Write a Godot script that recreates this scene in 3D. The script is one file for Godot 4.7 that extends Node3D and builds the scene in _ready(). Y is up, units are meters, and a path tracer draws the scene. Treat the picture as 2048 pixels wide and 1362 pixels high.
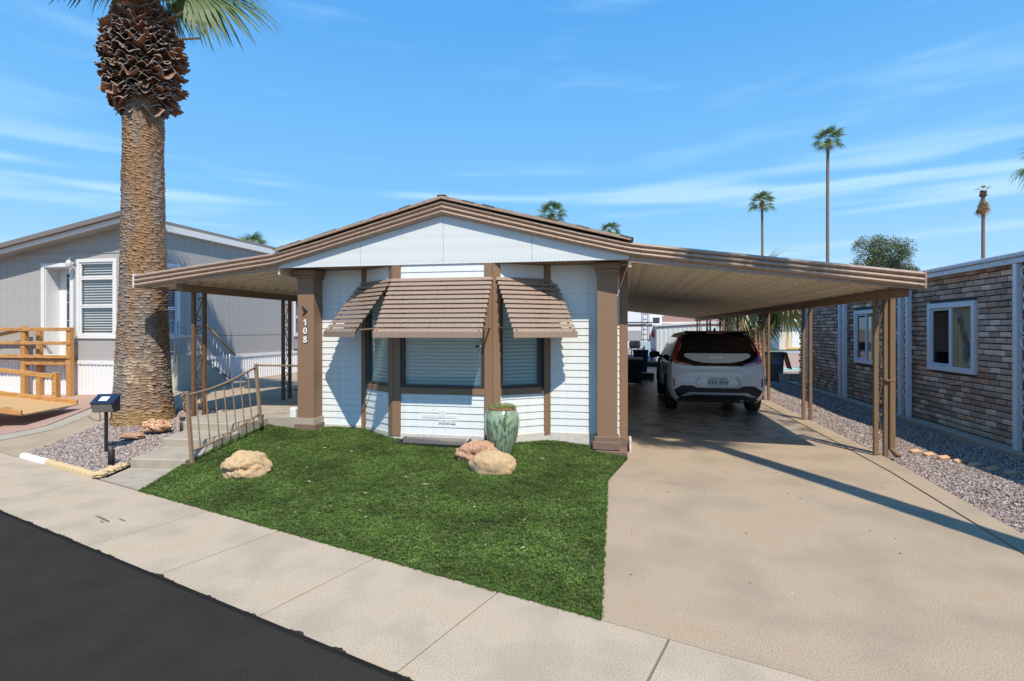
extends Node3D
# A mobile home with a bay window, carport and small lawn under a desert sky. Units are metres, y is up, the house front looks along +z.

var rng := RandomNumberGenerator.new()
var M := {}
var names := {}
const SUN_SLOPE := Vector3(0.335, 1.0, 0.655)      # towards the sun
const GABLE_Z := -7.12
const WALL_Z := -7.62
const BAY_Z := -7.14
const MID_X := -2.4

func _ready() -> void:
	rng.seed = 4711
	camera_and_light()
	make_materials()
	build_ground()
	build_house()
	build_carport()
	build_porch()
	build_awnings()
	build_brick_house()
	build_grey_house()
	build_lawn_things()
	build_entry_things()
	build_car()
	build_trees()
	build_backyard()

func camera_and_light() -> void:
	var cam := Camera3D.new()
	cam.name = "camera"
	add_child(cam)
	cam.position = Vector3(0, 1.64, 0)
	cam.rotation.y = atan2(221.0, 1095.0)
	cam.projection = Camera3D.PROJECTION_FRUSTUM
	cam.near = 0.1
	cam.far = 900.0
	cam.size = 2.0 * 0.1 * 681.0 / 1095.0
	cam.frustum_offset = Vector2(0, -0.1 * 21.0 / 1095.0)
	cam.current = true
	var sun := DirectionalLight3D.new()
	sun.name = "sun"
	add_child(sun)
	sun.look_at_from_position(SUN_SLOPE * 20.0, Vector3.ZERO)
	sun.light_energy = 1.36
	sun.light_color = Color(1.0, 0.955, 0.88)
	sun.light_angular_distance = 0.45
	sun.shadow_enabled = true
	var env := Environment.new()
	env.background_mode = Environment.BG_SKY
	env.tonemap_mode = Environment.TONE_MAPPER_LINEAR
	env.tonemap_exposure = 1.30
	env.sdfgi_enabled = true
	env.ssao_enabled = true
	env.ssil_enabled = true
	var sky := Sky.new()
	var pano := PanoramaSkyMaterial.new()
	pano.panorama = ImageTexture.create_from_image(sky_picture())
	sky.sky_material = pano
	env.sky = sky
	var world := WorldEnvironment.new()
	world.name = "world_environment"
	world.environment = env
	add_child(world)

# Blue air paling towards the horizon with long thin ice clouds, the same all the way round.
func sky_picture() -> Image:
	var w := 2048
	var h := 1024
	var im := Image.create(w, h, false, Image.FORMAT_RGB8)
	var streak := FastNoiseLite.new()
	streak.seed = 11; streak.frequency = 1.0; streak.fractal_octaves = 4
	var wisp := FastNoiseLite.new()
	wisp.seed = 5; wisp.frequency = 1.0; wisp.fractal_octaves = 4
	var gate := FastNoiseLite.new()
	gate.seed = 23; gate.frequency = 1.0; gate.fractal_octaves = 2
	var low := Color(0.675, 0.815, 0.905)
	var mid := Color(0.475, 0.715, 0.905)
	var top := Color(0.318, 0.59, 0.855)
	im.fill_rect(Rect2i(0, h / 2, w, h / 2), Color(0.50, 0.47, 0.43))
	for j in h / 2:
		var el := (0.5 - (j + 0.5) / h) * PI
		var e := rad_to_deg(el)
		var base := low.lerp(mid, smoothstep(0.0, 15.0, e)).lerp(top, smoothstep(8.0, 36.0, e))
		var ce := cos(el)
		var band := smoothstep(2.0, 7.0, e) * (1.0 - smoothstep(13.0, 18.5, e))
		var high := smoothstep(13.0, 20.0, e) * (1.0 - smoothstep(34.0, 50.0, e))
		for i in w:
			var c := base
			if e < 52.0:
				var a := (i + 0.5) / w * TAU
				var x := cos(a) * ce
				var z := sin(a) * ce
				var g := gate.get_noise_3d(x * 1.6, e * 0.07, z * 1.6)
				var n := streak.get_noise_3d(x * 1.5 + e * 0.012, e * 0.50, z * 1.5)
				var fine := wisp.get_noise_3d(x * 5.0, e * 1.3, z * 5.0)
				var s := smoothstep(-0.12, 0.50, n + g * 0.45 + fine * 0.10) * band * 0.46
				var t := wisp.get_noise_3d(x * 2.4 + e * 0.02, e * 0.22 + 30.0, z * 2.4)
				s = maxf(s, smoothstep(0.10, 0.75, t + g * 0.5 + fine * 0.22) * high * 0.22)
				c = base.lerp(Color(0.86, 0.92, 0.96), s)
			im.set_pixel(i, j, c)
	return im

# ---------------------------------------------------------------- names and nodes
func numbered(called: String) -> String:
	var n: int = names.get(called, 0)
	names[called] = n + 1
	return called if n == 0 else "%s_%03d" % [called, n]

func tag(o: Node3D, label: String, category: String, group := "") -> void:
	o.set_meta("label", label)
	o.set_meta("category", category)
	if group != "":
		o.set_meta("group", group)

func thing(called: String, label: String, category: String, at := Vector3.ZERO, turn := 0.0, group := "") -> Node3D:
	var o := Node3D.new()
	o.name = numbered(called)
	add_child(o)
	o.position = at
	o.rotation.y = turn
	tag(o, label, category, group)
	return o

func struct(called: String, mesh: Mesh, m: Material) -> MeshInstance3D:
	var o := MeshInstance3D.new()
	o.name = numbered(called)
	o.mesh = mesh
	o.material_override = m
	o.set_meta("kind", "structure")
	add_child(o)
	return o

func part(parent: Node3D, called: String, mesh: Mesh, m: Material, t := Transform3D.IDENTITY, label := "") -> MeshInstance3D:
	var o := MeshInstance3D.new()
	o.name = called
	o.mesh = mesh
	o.material_override = m
	o.transform = t
	if label != "":
		o.set_meta("label", label)
	parent.add_child(o, true)
	return o

func solo(called: String, mesh: Mesh, m: Material, label: String, category: String, at := Vector3.ZERO, turn := 0.0, group := "") -> MeshInstance3D:
	var o := MeshInstance3D.new()
	o.name = numbered(called)
	o.mesh = mesh
	o.material_override = m
	add_child(o)
	o.position = at
	o.rotation.y = turn
	tag(o, label, category, group)
	return o

func at(p: Vector3, turn := 0.0, s := Vector3.ONE) -> Transform3D:
	return Transform3D(Basis(Vector3.UP, turn) * Basis.from_scale(s), p)

func many(called: String, mesh: Mesh, m: Material, spots: Array, tints: Array, parent: Node = null) -> MultiMeshInstance3D:
	var mm := MultiMesh.new()
	mm.transform_format = MultiMesh.TRANSFORM_3D
	mm.use_colors = tints.size() > 0
	mm.mesh = mesh
	mm.instance_count = spots.size()
	for i in spots.size():
		mm.set_instance_transform(i, spots[i])
		if tints.size() > 0:
			mm.set_instance_color(i, tints[i])
	var o := MultiMeshInstance3D.new()
	o.name = called if parent else numbered(called)
	o.multimesh = mm
	o.material_override = m
	o.set_meta("kind", "stuff")
	if parent:
		parent.add_child(o, true)
	else:
		add_child(o)
	return o

# ---------------------------------------------------------------- meshes
func sf(smooth := false) -> SurfaceTool:
	var st := SurfaceTool.new()
	st.begin(Mesh.PRIMITIVE_TRIANGLES)
	st.set_smooth_group(0 if smooth else -1)
	return st

func done(st: SurfaceTool) -> ArrayMesh:
	st.generate_normals()
	return st.commit()

func quad(st: SurfaceTool, a: Vector3, b: Vector3, c: Vector3, d: Vector3) -> void:
	st.add_vertex(a); st.add_vertex(b); st.add_vertex(c)
	st.add_vertex(a); st.add_vertex(c); st.add_vertex(d)

# a box turned by t, with all twelve edges cut back by c
func bx(st: SurfaceTool, t: Transform3D, size: Vector3, c := 0.0) -> void:
	var h := size * 0.5
	if c <= 0.0:
		for k in 3:
			for s in [-1.0, 1.0]:
				var n := Vector3.ZERO; n[k] = s * h[k]
				var u := Vector3.ZERO; u[(k + 1) % 3] = h[(k + 1) % 3]
				var v := Vector3.ZERO; v[(k + 2) % 3] = h[(k + 2) % 3] * s
				quad(st, t * (n - u - v), t * (n - u + v), t * (n + u + v), t * (n + u - v))
		return
	c = minf(c, minf(h.x, minf(h.y, h.z)) * 0.9)
	var i := h - Vector3(c, c, c)
	for k in 3:
		var a := (k + 1) % 3
		var b := (k + 2) % 3
		for s in [-1.0, 1.0]:
			var n := Vector3.ZERO; n[k] = s * h[k]
			var u := Vector3.ZERO; u[a] = i[a]
			var v := Vector3.ZERO; v[b] = i[b] * s
			quad(st, t * (n - u - v), t * (n - u + v), t * (n + u + v), t * (n + u - v))
		for sa in [-1.0, 1.0]:
			for sb in [-1.0, 1.0]:
				var e := Vector3.ZERO; e[k] = i[k]
				var p := Vector3.ZERO; p[a] = sa * h[a]; p[b] = sb * i[b]
				var q := Vector3.ZERO; q[a] = sa * i[a]; q[b] = sb * h[b]
				if sa * sb < 0.0:
					quad(st, t * (p - e), t * (p + e), t * (q + e), t * (q - e))
				else:
					quad(st, t * (p - e), t * (q - e), t * (q + e), t * (p + e))
	for sx in [-1.0, 1.0]:
		for sy in [-1.0, 1.0]:
			for sz in [-1.0, 1.0]:
				var p := t * Vector3(sx * h.x, sy * i.y, sz * i.z)
				var q := t * Vector3(sx * i.x, sy * h.y, sz * i.z)
				var r := t * Vector3(sx * i.x, sy * i.y, sz * h.z)
				if sx * sy * sz > 0.0:
					st.add_vertex(p); st.add_vertex(r); st.add_vertex(q)
				else:
					st.add_vertex(p); st.add_vertex(q); st.add_vertex(r)

func box(a: Vector3, b: Vector3, c := 0.004) -> ArrayMesh:
	var st := sf()
	bx(st, Transform3D(Basis.IDENTITY, (a + b) * 0.5), (b - a).abs(), c)
	return done(st)

# a bar from p to q, w across and d deep; up tells where its depth points
func bar(st: SurfaceTool, p: Vector3, q: Vector3, w: float, d: float, up := Vector3.UP, c := 0.0) -> void:
	var y := (q - p).normalized()
	var x := up.cross(y)
	if x.length() < 0.01:
		x = Vector3.RIGHT.cross(y)
	x = x.normalized()
	bx(st, Transform3D(Basis(x, y, x.cross(y)), (p + q) * 0.5), Vector3(w, p.distance_to(q), d), c)

func barm(p: Vector3, q: Vector3, w: float, d: float, up := Vector3.UP, c := 0.003) -> ArrayMesh:
	var st := sf()
	bar(st, p, q, w, d, up, c)
	return done(st)

func tube(st: SurfaceTool, pts: Array, radii: Array, n := 8, cap := true) -> void:
	var rings := []
	var side := Vector3.ZERO
	for k in pts.size():
		var dir: Vector3 = (pts[mini(k + 1, pts.size() - 1)] - pts[maxi(k - 1, 0)]).normalized()
		if side == Vector3.ZERO:
			side = dir.cross(Vector3.UP if absf(dir.y) < 0.9 else Vector3.RIGHT).normalized()
		side = (side - dir * side.dot(dir)).normalized()
		var other := dir.cross(side)
		var r: float = radii[mini(k, radii.size() - 1)]
		var ring := []
		for i in n:
			var a := TAU * i / n
			ring.append(pts[k] + (side * cos(a) + other * sin(a)) * r)
		rings.append(ring)
	for k in pts.size() - 1:
		for i in n:
			var j := (i + 1) % n
			quad(st, rings[k][i], rings[k][j], rings[k + 1][j], rings[k + 1][i])
	if cap:
		for e in [0, pts.size() - 1]:
			for i in n:
				var j := (i + 1) % n
				if e == 0:
					st.add_vertex(pts[0]); st.add_vertex(rings[0][j]); st.add_vertex(rings[0][i])
				else:
					st.add_vertex(pts[e]); st.add_vertex(rings[e][i]); st.add_vertex(rings[e][j])

func tubem(pts: Array, radii: Array, n := 8) -> ArrayMesh:
	var st := sf(true)
	tube(st, pts, radii, n)
	return done(st)

# a profile of Vector2(radius, height) spun about the y axis
func lathe(st: SurfaceTool, prof: Array, n := 24, t := Transform3D.IDENTITY) -> void:
	for k in prof.size() - 1:
		for i in n:
			var a := TAU * i / n
			var b := TAU * (i + 1) / n
			var p: Vector2 = prof[k]
			var q: Vector2 = prof[k + 1]
			var p0 := t * Vector3(p.x * cos(a), p.y, p.x * sin(a))
			var p1 := t * Vector3(p.x * cos(b), p.y, p.x * sin(b))
			var q0 := t * Vector3(q.x * cos(a), q.y, q.x * sin(a))
			var q1 := t * Vector3(q.x * cos(b), q.y, q.x * sin(b))
			if p.x > 0.0001:
				st.add_vertex(p0); st.add_vertex(p1); st.add_vertex(q1)
			if q.x > 0.0001:
				st.add_vertex(p0); st.add_vertex(q1); st.add_vertex(q0)

func lathem(prof: Array, n := 24, smooth := true) -> ArrayMesh:
	var st := sf(smooth)
	lathe(st, prof, n)
	return done(st)

# an outline in the x-y plane, d thick along z (front face at z = 0), placed by t
func prism(st: SurfaceTool, poly: PackedVector2Array, d: float, t := Transform3D.IDENTITY) -> void:
	if not Geometry2D.is_polygon_clockwise(poly):
		poly.reverse()
	var tri := Geometry2D.triangulate_polygon(poly)
	for k in range(0, tri.size(), 3):
		var a := poly[tri[k]]
		var b := poly[tri[k + 1]]
		var c := poly[tri[k + 2]]
		if (b - a).cross(c - a) > 0.0:
			var s := b; b = c; c = s
		for p in [a, b, c]:
			st.add_vertex(t * Vector3(p.x, p.y, 0))
		for p in [a, c, b]:
			st.add_vertex(t * Vector3(p.x, p.y, -d))
	for k in poly.size():
		var p := poly[k]
		var q := poly[(k + 1) % poly.size()]
		quad(st, t * Vector3(p.x, p.y, 0), t * Vector3(p.x, p.y, -d), t * Vector3(q.x, q.y, -d), t * Vector3(q.x, q.y, 0))

func prismm(pts: Array, d: float, t := Transform3D.IDENTITY) -> ArrayMesh:
	var st := sf()
	prism(st, PackedVector2Array(pts), d, t)
	return done(st)

# an outline on the ground (x, z) cut into cells and lifted by the height function
func sheet(poly: PackedVector2Array, cell: float, height: Callable) -> ArrayMesh:
	var st := sf(true)
	var r := Rect2(poly[0], Vector2.ZERO)
	for p in poly:
		r = r.expand(p)
	for i in int(ceil(r.size.x / cell)):
		for j in int(ceil(r.size.y / cell)):
			var o := r.position + Vector2(i, j) * cell
			var sq := PackedVector2Array([o, o + Vector2(cell, 0), o + Vector2(cell, cell), o + Vector2(0, cell)])
			for piece in Geometry2D.intersect_polygons(sq, poly):
				var tri := Geometry2D.triangulate_polygon(piece)
				for k in range(0, tri.size(), 3):
					var a: Vector2 = piece[tri[k]]
					var b: Vector2 = piece[tri[k + 1]]
					var c: Vector2 = piece[tri[k + 2]]
					if (b - a).cross(c - a) < 0.0:
						var s := b; b = c; c = s
					for p in [a, b, c]:
						st.set_uv(p)
						st.add_vertex(Vector3(p.x, height.call(p.x, p.y), p.y))
	st.index()
	return done(st)

# a flat slab with an outline on the ground; top at y, d thick, its top edge eased by c
func slab(poly: PackedVector2Array, y: float, d: float, c := 0.006) -> ArrayMesh:
	var st := sf()
	if not Geometry2D.is_polygon_clockwise(poly):
		poly.reverse()
	var inner := poly
	if c > 0.0:
		var off := Geometry2D.offset_polygon(poly, -c)
		if off.size() == 1 and off[0].size() == poly.size():
			inner = off[0]
			if not Geometry2D.is_polygon_clockwise(inner):
				inner.reverse()
			# the offset may start at another corner
			var best := 0
			for k in inner.size():
				if inner[k].distance_to(poly[0]) < inner[best].distance_to(poly[0]):
					best = k
			var turned := PackedVector2Array()
			for k in inner.size():
				turned.append(inner[(best + k) % inner.size()])
			inner = turned
	var tri := Geometry2D.triangulate_polygon(inner)
	for k in range(0, tri.size(), 3):
		var p := [inner[tri[k]], inner[tri[k + 1]], inner[tri[k + 2]]]
		if (p[1] - p[0]).cross(p[2] - p[0]) < 0.0:
			p.reverse()
		for q in p:
			st.add_vertex(Vector3(q.x, y, q.y))
	for k in poly.size():
		var j := (k + 1) % poly.size()
		var a := Vector3(poly[k].x, y - c, poly[k].y)
		var b := Vector3(poly[j].x, y - c, poly[j].y)
		if c > 0.0:
			quad(st, a, Vector3(inner[k].x, y, inner[k].y), Vector3(inner[j].x, y, inner[j].y), b)
		quad(st, a, b, b + Vector3(0, c - d, 0), a + Vector3(0, c - d, 0))
	return done(st)

func pv(a: Array) -> PackedVector2Array:
	var p := PackedVector2Array()
	for k in range(0, a.size(), 2):
		p.append(Vector2(a[k], a[k + 1]))
	return p

# ---------------------------------------------------------------- materials
func lin(r: float, g: float, b: float, a := 1.0) -> Color:
	return Color(r, g, b, a).linear_to_srgb()

func noise_tex(sd: int, freq: float, cols := [], offs := [], size := 512, oct := 4, typ := FastNoiseLite.TYPE_SIMPLEX_SMOOTH) -> NoiseTexture2D:
	var n := FastNoiseLite.new()
	n.seed = sd
	n.noise_type = typ
	n.frequency = freq
	n.fractal_octaves = oct
	var t := NoiseTexture2D.new()
	t.width = size
	t.height = size
	t.seamless = true
	t.generate_mipmaps = false
	t.noise = n
	if cols.size() > 0:
		var g := Gradient.new()
		g.offsets = PackedFloat32Array(offs)
		g.colors = PackedColorArray(cols)
		t.color_ramp = g
	return t

func grey(v: float) -> Color:
	return Color(v, v, v)

func mat(key: String, col: Color, rough: float, tex: Texture2D = null, scale := Vector3.ONE, bump: Texture2D = null, deep := 0.0, metal := 0.0) -> StandardMaterial3D:
	var m := StandardMaterial3D.new()
	m.resource_name = key
	m.albedo_color = col
	m.roughness = rough
	m.metallic = metal
	if tex or bump:
		m.uv1_triplanar = true
		m.uv1_world_triplanar = true
		m.uv1_scale = scale
		m.uv1_triplanar_sharpness = 4.0
	if tex:
		m.albedo_texture = tex
	if bump:
		m.heightmap_enabled = true
		m.heightmap_texture = bump
		m.heightmap_scale = deep
	M[key] = m
	return m

func over(m: StandardMaterial3D, tex: Texture2D, scale: Vector3) -> void:
	m.detail_enabled = true
	m.detail_blend_mode = BaseMaterial3D.BLEND_MODE_MUL
	m.detail_albedo = tex
	m.detail_uv_layer = BaseMaterial3D.DETAIL_UV_2
	m.uv2_triplanar = true
	m.uv2_world_triplanar = true
	m.uv2_scale = scale

func glass(key: String, col: Color, alpha: float) -> StandardMaterial3D:
	var m := StandardMaterial3D.new()
	m.resource_name = key
	m.albedo_color = Color(col.r, col.g, col.b, alpha)
	m.transparency = BaseMaterial3D.TRANSPARENCY_ALPHA
	m.roughness = 0.02
	m.metallic_specular = 0.6
	M[key] = m
	return m

func tinted(key: String, rough: float) -> StandardMaterial3D:
	var m := StandardMaterial3D.new()
	m.resource_name = key
	m.vertex_color_use_as_albedo = true
	m.roughness = rough
	M[key] = m
	return m

func make_materials() -> void:
	var fine := noise_tex(1, 0.09, [grey(0.70), grey(0.95), grey(1.0)], [0.0, 0.45, 1.0], 512, 3)
	var speck := noise_tex(2, 0.055, [grey(0.70), grey(0.90), grey(1.0), grey(1.0)], [0.15, 0.40, 0.62, 1.0], 1024, 6)
	var patch := noise_tex(3, 0.006, [Color(0.93, 0.92, 0.91), Color(0.97, 0.965, 0.955), Color(1.0, 0.99, 0.98), Color(1.0, 0.975, 0.94)], [0.2, 0.45, 0.6, 0.85], 1024, 8)
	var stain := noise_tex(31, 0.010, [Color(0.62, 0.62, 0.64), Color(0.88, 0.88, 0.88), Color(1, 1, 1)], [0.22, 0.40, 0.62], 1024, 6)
	var bump := noise_tex(4, 0.05, [], [], 512, 5)
	var fine_bump := noise_tex(5, 0.2, [], [], 512, 3)
	var grain := noise_tex(6, 0.03, [grey(0.80), grey(0.97), grey(1.0)], [0.15, 0.5, 1.0], 512, 5)
	var grain_bump := noise_tex(7, 0.03, [], [], 512, 5)
	var streaks := noise_tex(8, 0.02, [grey(0.86), grey(0.97), grey(1.0)], [0.2, 0.45, 0.7], 512, 5)
	var faint := noise_tex(41, 0.02, [grey(0.93), grey(0.985), grey(1.0)], [0.2, 0.45, 0.7], 512, 5)
	M.fine = fine; M.bump = bump; M.fine_bump = fine_bump; M.grain = grain; M.grain_bump = grain_bump; M.patch = patch; M.speck = speck
	# ground
	var m := mat("concrete", lin(0.44, 0.352, 0.258), 0.9, speck, Vector3.ONE * 1.7, fine_bump, 0.025)
	over(m, patch, Vector3.ONE * 0.16)
	m = mat("concrete_walk", lin(0.51, 0.43, 0.33), 0.9, speck, Vector3.ONE * 1.9, fine_bump, 0.025)
	over(m, patch, Vector3.ONE * 0.23)
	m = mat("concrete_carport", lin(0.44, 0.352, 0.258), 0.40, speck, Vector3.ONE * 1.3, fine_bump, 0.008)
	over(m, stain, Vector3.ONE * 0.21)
	m = mat("concrete_step", lin(0.44, 0.395, 0.325), 0.85, fine, Vector3.ONE * 2.1, fine_bump, 0.02)
	over(m, patch, Vector3.ONE * 0.5)
	m = mat("asphalt", lin(0.068, 0.062, 0.057), 0.95, noise_tex(9, 0.09, [grey(0.42), grey(0.72), grey(1.0)], [0.25, 0.5, 0.78], 1024, 4), Vector3.ONE * 1.9, fine_bump, 0.05)
	over(m, noise_tex(10, 0.012, [grey(0.93), grey(1.0)], [0.2, 0.7], 512, 6), Vector3.ONE * 0.3)
	m.metallic_specular = 0.2
	m = mat("dirt", lin(0.33, 0.26, 0.19), 0.95, fine, Vector3.ONE * 0.8, bump, 0.2)
	over(m, patch, Vector3.ONE * 0.05)
	m = mat("gravel_bed", lin(0.20, 0.17, 0.155), 0.95, noise_tex(12, 0.12, [grey(0.35), grey(0.8), grey(1.0)], [0.2, 0.5, 0.9], 512, 2), Vector3.ONE * 2.4, bump, 0.5)
	m = tinted("stone_chip", 0.9)
	m = mat("turf_base", lin(0.020, 0.050, 0.012), 0.95, fine, Vector3.ONE * 3.0)
	m = tinted("turf", 0.55)
	m.metallic_specular = 0.35
	m = mat("red_gravel", lin(0.44, 0.29, 0.235), 0.95, fine, Vector3.ONE * 1.4, bump, 0.2)
	# house
	m = mat("siding", lin(0.76, 0.80, 0.81), 0.55, streaks, Vector3(0.8, 26.0, 0.8), grain_bump, 0.012)
	m = mat("gable_board", lin(0.70, 0.745, 0.765), 0.6, streaks, Vector3(20.0, 0.7, 20.0), grain_bump, 0.014)
	m = mat("trim", lin(0.27, 0.165, 0.10), 0.6, grain, Vector3(9.0, 3.0, 9.0), bump, 0.03)
	m = mat("trim_worn", lin(0.22, 0.15, 0.115), 0.8, grain, Vector3(3.0, 12.0, 3.0), bump, 0.05)
	over(m, patch, Vector3.ONE * 1.6)
	m = mat("fascia", lin(0.39, 0.275, 0.205), 0.42, streaks, Vector3(1.2, 3.0, 1.2))
	m = mat("awning", lin(0.33, 0.24, 0.185), 0.45, streaks, Vector3(1.4, 9.0, 1.4))
	m = mat("pan", lin(0.78, 0.68, 0.52), 0.35, streaks, Vector3(0.8, 1.0, 4.0))
	m = mat("post_paint", lin(0.22, 0.138, 0.078), 0.5, streaks, Vector3(8.0, 1.2, 8.0))
	m = mat("iron_brown", lin(0.30, 0.20, 0.125), 0.5, fine, Vector3.ONE * 4.0)
	m = mat("iron_dark", lin(0.055, 0.035, 0.025), 0.5, fine, Vector3.ONE * 4.0)
	m = mat("black_metal", lin(0.018, 0.018, 0.019), 0.42, fine, Vector3.ONE * 6.0)
	m = mat("shingle", lin(0.075, 0.062, 0.055), 0.95, speck, Vector3.ONE * 5.0, fine_bump, 0.06)
	m = mat("plaster_base", lin(0.72, 0.71, 0.67), 0.85, fine, Vector3.ONE * 3.0, bump, 0.1)
	over(m, patch, Vector3.ONE * 1.3)
	m = mat("window_frame", lin(0.05, 0.042, 0.040), 0.35)
	m = mat("white_plastic", lin(0.74, 0.75, 0.75), 0.4)
	m = mat("blind", lin(0.74, 0.84, 0.84), 0.5)
	glass("pane", Color(0.45, 0.74, 0.80), 0.12)
	glass("pane_clear", Color(0.30, 0.36, 0.36), 0.14)
	glass("pane_dark", Color(0.03, 0.035, 0.045), 0.62)
	m = mat("room", lin(0.50, 0.48, 0.45), 0.9)
	m = mat("number_white", lin(0.78, 0.79, 0.80), 0.35)
	# neighbours
	m = mat("grey_siding", lin(0.43, 0.415, 0.405), 0.7, streaks, Vector3(14.0, 0.6, 14.0), grain_bump, 0.005)
	m = mat("white_paint", lin(0.78, 0.79, 0.80), 0.5, faint, Vector3(2.0, 2.0, 2.0))
	m = mat("mortar", lin(0.13, 0.12, 0.115), 0.95, fine, Vector3.ONE * 5.0, bump, 0.06)
	m = mat("lumber", lin(0.60, 0.32, 0.11), 0.7, grain, Vector3(5.0, 1.2, 5.0), grain_bump, 0.02)
	over(m, noise_tex(14, 0.02, [Color(0.86, 0.80, 0.72), Color(1, 1, 1)], [0.2, 0.6], 512, 5), Vector3(0.4, 2.0, 2.0))
	m = mat("plywood", lin(0.58, 0.37, 0.17), 0.75, grain, Vector3(1.4, 1.4, 7.0))
	m = mat("steel", lin(0.42, 0.43, 0.45), 0.4, null, Vector3.ONE, null, 0.0, 0.6)
	m = mat("rock_tan", lin(0.62, 0.49, 0.33), 0.9, noise_tex(15, 0.16, [Color(0.70, 0.66, 0.62), Color(0.97, 0.95, 0.92), Color(1, 1, 1)], [0.2, 0.45, 0.8], 512, 4), Vector3.ONE * 3.5, fine_bump, 0.04)
	over(m, noise_tex(16, 0.02, [Color(0.78, 0.78, 0.80), Color(1.0, 0.98, 0.95), Color(1.0, 0.90, 0.76)], [0.22, 0.48, 0.8], 512, 4), Vector3.ONE * 2.2)
	m = mat("rock_pink", lin(0.60, 0.43, 0.32), 0.9, noise_tex(17, 0.05, [Color(0.55, 0.40, 0.34), Color(0.9, 0.78, 0.68), Color(1, 1, 1)], [0.28, 0.48, 0.7], 512, 5), Vector3.ONE * 2.8, bump, 0.15)
	m = mat("rock_quartz", lin(0.68, 0.55, 0.44), 0.8, noise_tex(18, 0.03, [Color(0.45, 0.22, 0.16), Color(0.92, 0.74, 0.5), Color(1, 0.97, 0.95)], [0.3, 0.48, 0.62], 512, 5), Vector3.ONE * 2.5, bump, 0.12)
	m = mat("glaze", lin(0.30, 0.39, 0.29), 0.16, noise_tex(19, 0.018, [Color(0.55, 0.62, 0.66), Color(0.86, 0.92, 0.92), Color(1, 1, 0.95), Color(1.0, 0.98, 0.84)], [0.2, 0.42, 0.6, 0.85], 512, 5), Vector3(2.4, 0.8, 2.4))
	over(m, noise_tex(20, 0.06, [Color(0.34, 0.32, 0.38), Color(0.97, 0.98, 0.97), Color(1, 1, 1)], [0.06, 0.14, 1.0], 512, 4), Vector3(2.2, 0.9, 2.2))
	M.glaze.clearcoat_enabled = true
	M.glaze.clearcoat = 0.6
	M.glaze.clearcoat_roughness = 0.05
	m = mat("terracotta", lin(0.33, 0.12, 0.075), 0.8, fine, Vector3.ONE * 5.0)
	m = mat("black_plastic", lin(0.022, 0.022, 0.024), 0.5, fine, Vector3.ONE * 4.0)
	m = tinted("leaf", 0.6)
	M.leaf.backlight_enabled = true
	M.leaf.backlight = Color(0.35, 0.42, 0.12)
	m = tinted("dry_leaf", 0.85)
	m = tinted("bark", 0.95)
	m.heightmap_enabled = true
	m.heightmap_texture = grain_bump
	m.heightmap_scale = 0.05
	m.uv1_triplanar = true
	m.uv1_world_triplanar = true
	m.uv1_scale = Vector3(2.5, 16.0, 2.5)
	m.albedo_texture = noise_tex(21, 0.05, [Color(0.66, 0.62, 0.60), Color(0.93, 0.91, 0.9), Color(1, 1, 1)], [0.25, 0.5, 0.75], 512, 5)
	m = tinted("dead_boot", 0.85)
	# ornaments of the yard beyond
	m = mat("rv_white", lin(0.74, 0.75, 0.77), 0.35)
	m = mat("curtain", lin(0.17, 0.19, 0.24), 0.9)
	m = mat("rv_grey", lin(0.36, 0.37, 0.39), 0.45)
	m = mat("shed", lin(0.55, 0.60, 0.62), 0.45)
	m = mat("tar_mark", lin(0.15, 0.145, 0.14), 0.9, fine, Vector3.ONE * 8.0)
	m = mat("bin_grey", lin(0.13, 0.155, 0.18), 0.5, fine, Vector3.ONE * 3.0)
	m = mat("bin_blue", lin(0.012, 0.045, 0.17), 0.45)
	m = mat("aqua", lin(0.30, 0.55, 0.58), 0.6)
	m = mat("yellow_trim", lin(0.72, 0.44, 0.14), 0.6)
	m = mat("cream_wall", lin(0.62, 0.60, 0.55), 0.7)
	m = mat("red_lens", lin(0.34, 0.008, 0.012), 0.12)
	m = mat("amber_lens", lin(0.60, 0.14, 0.01), 0.15)
	m = mat("rock_edge", lin(0.62, 0.47, 0.27), 0.9, fine, Vector3.ONE * 6.0, bump, 0.1)
	m = mat("iron_post", lin(0.16, 0.085, 0.042), 0.5, streaks, Vector3(8.0, 1.2, 8.0))
	m = mat("rv_blue", lin(0.50, 0.55, 0.62), 0.4, streaks, Vector3(1.0, 2.0, 1.0))
	m = mat("white_post", lin(0.66, 0.69, 0.74), 0.5, streaks, Vector3(3.0, 3.0, 3.0))
	m = mat("orange_brick", lin(0.62, 0.38, 0.22), 0.85, fine, Vector3.ONE * 6.0)
	m = mat("shingle_grey", lin(0.22, 0.20, 0.195), 0.9, fine, Vector3.ONE * 2.0)
	m = mat("stair_paint", lin(0.56, 0.56, 0.48), 0.75, fine, Vector3.ONE * 1.0)
	m = mat("door_glass", lin(0.055, 0.075, 0.11), 0.08)
	m = mat("screen_yellow", lin(0.42, 0.40, 0.26), 0.8)
	m = mat("print_green", lin(0.05, 0.19, 0.06), 0.7)
	m = mat("print_blue", lin(0.015, 0.06, 0.13), 0.7)
	m = mat("print_teal", lin(0.02, 0.17, 0.16), 0.7)
	m = mat("print_red", lin(0.34, 0.10, 0.05), 0.7)
	m = tinted("brick_far", 0.92)
	m.uv1_triplanar = true
	m.uv1_world_triplanar = true
	m.uv1_scale = Vector3.ONE * 5.0
	m = mat("cover_grey", lin(0.13, 0.13, 0.145), 0.4)
	m = mat("box_face", lin(0.22, 0.20, 0.175), 0.5, streaks, Vector3.ONE * 5.0)
	m = mat("box_lid", lin(0.012, 0.020, 0.055), 0.35)
	m = mat("plate_face", lin(0.62, 0.70, 0.74), 0.35)
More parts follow.
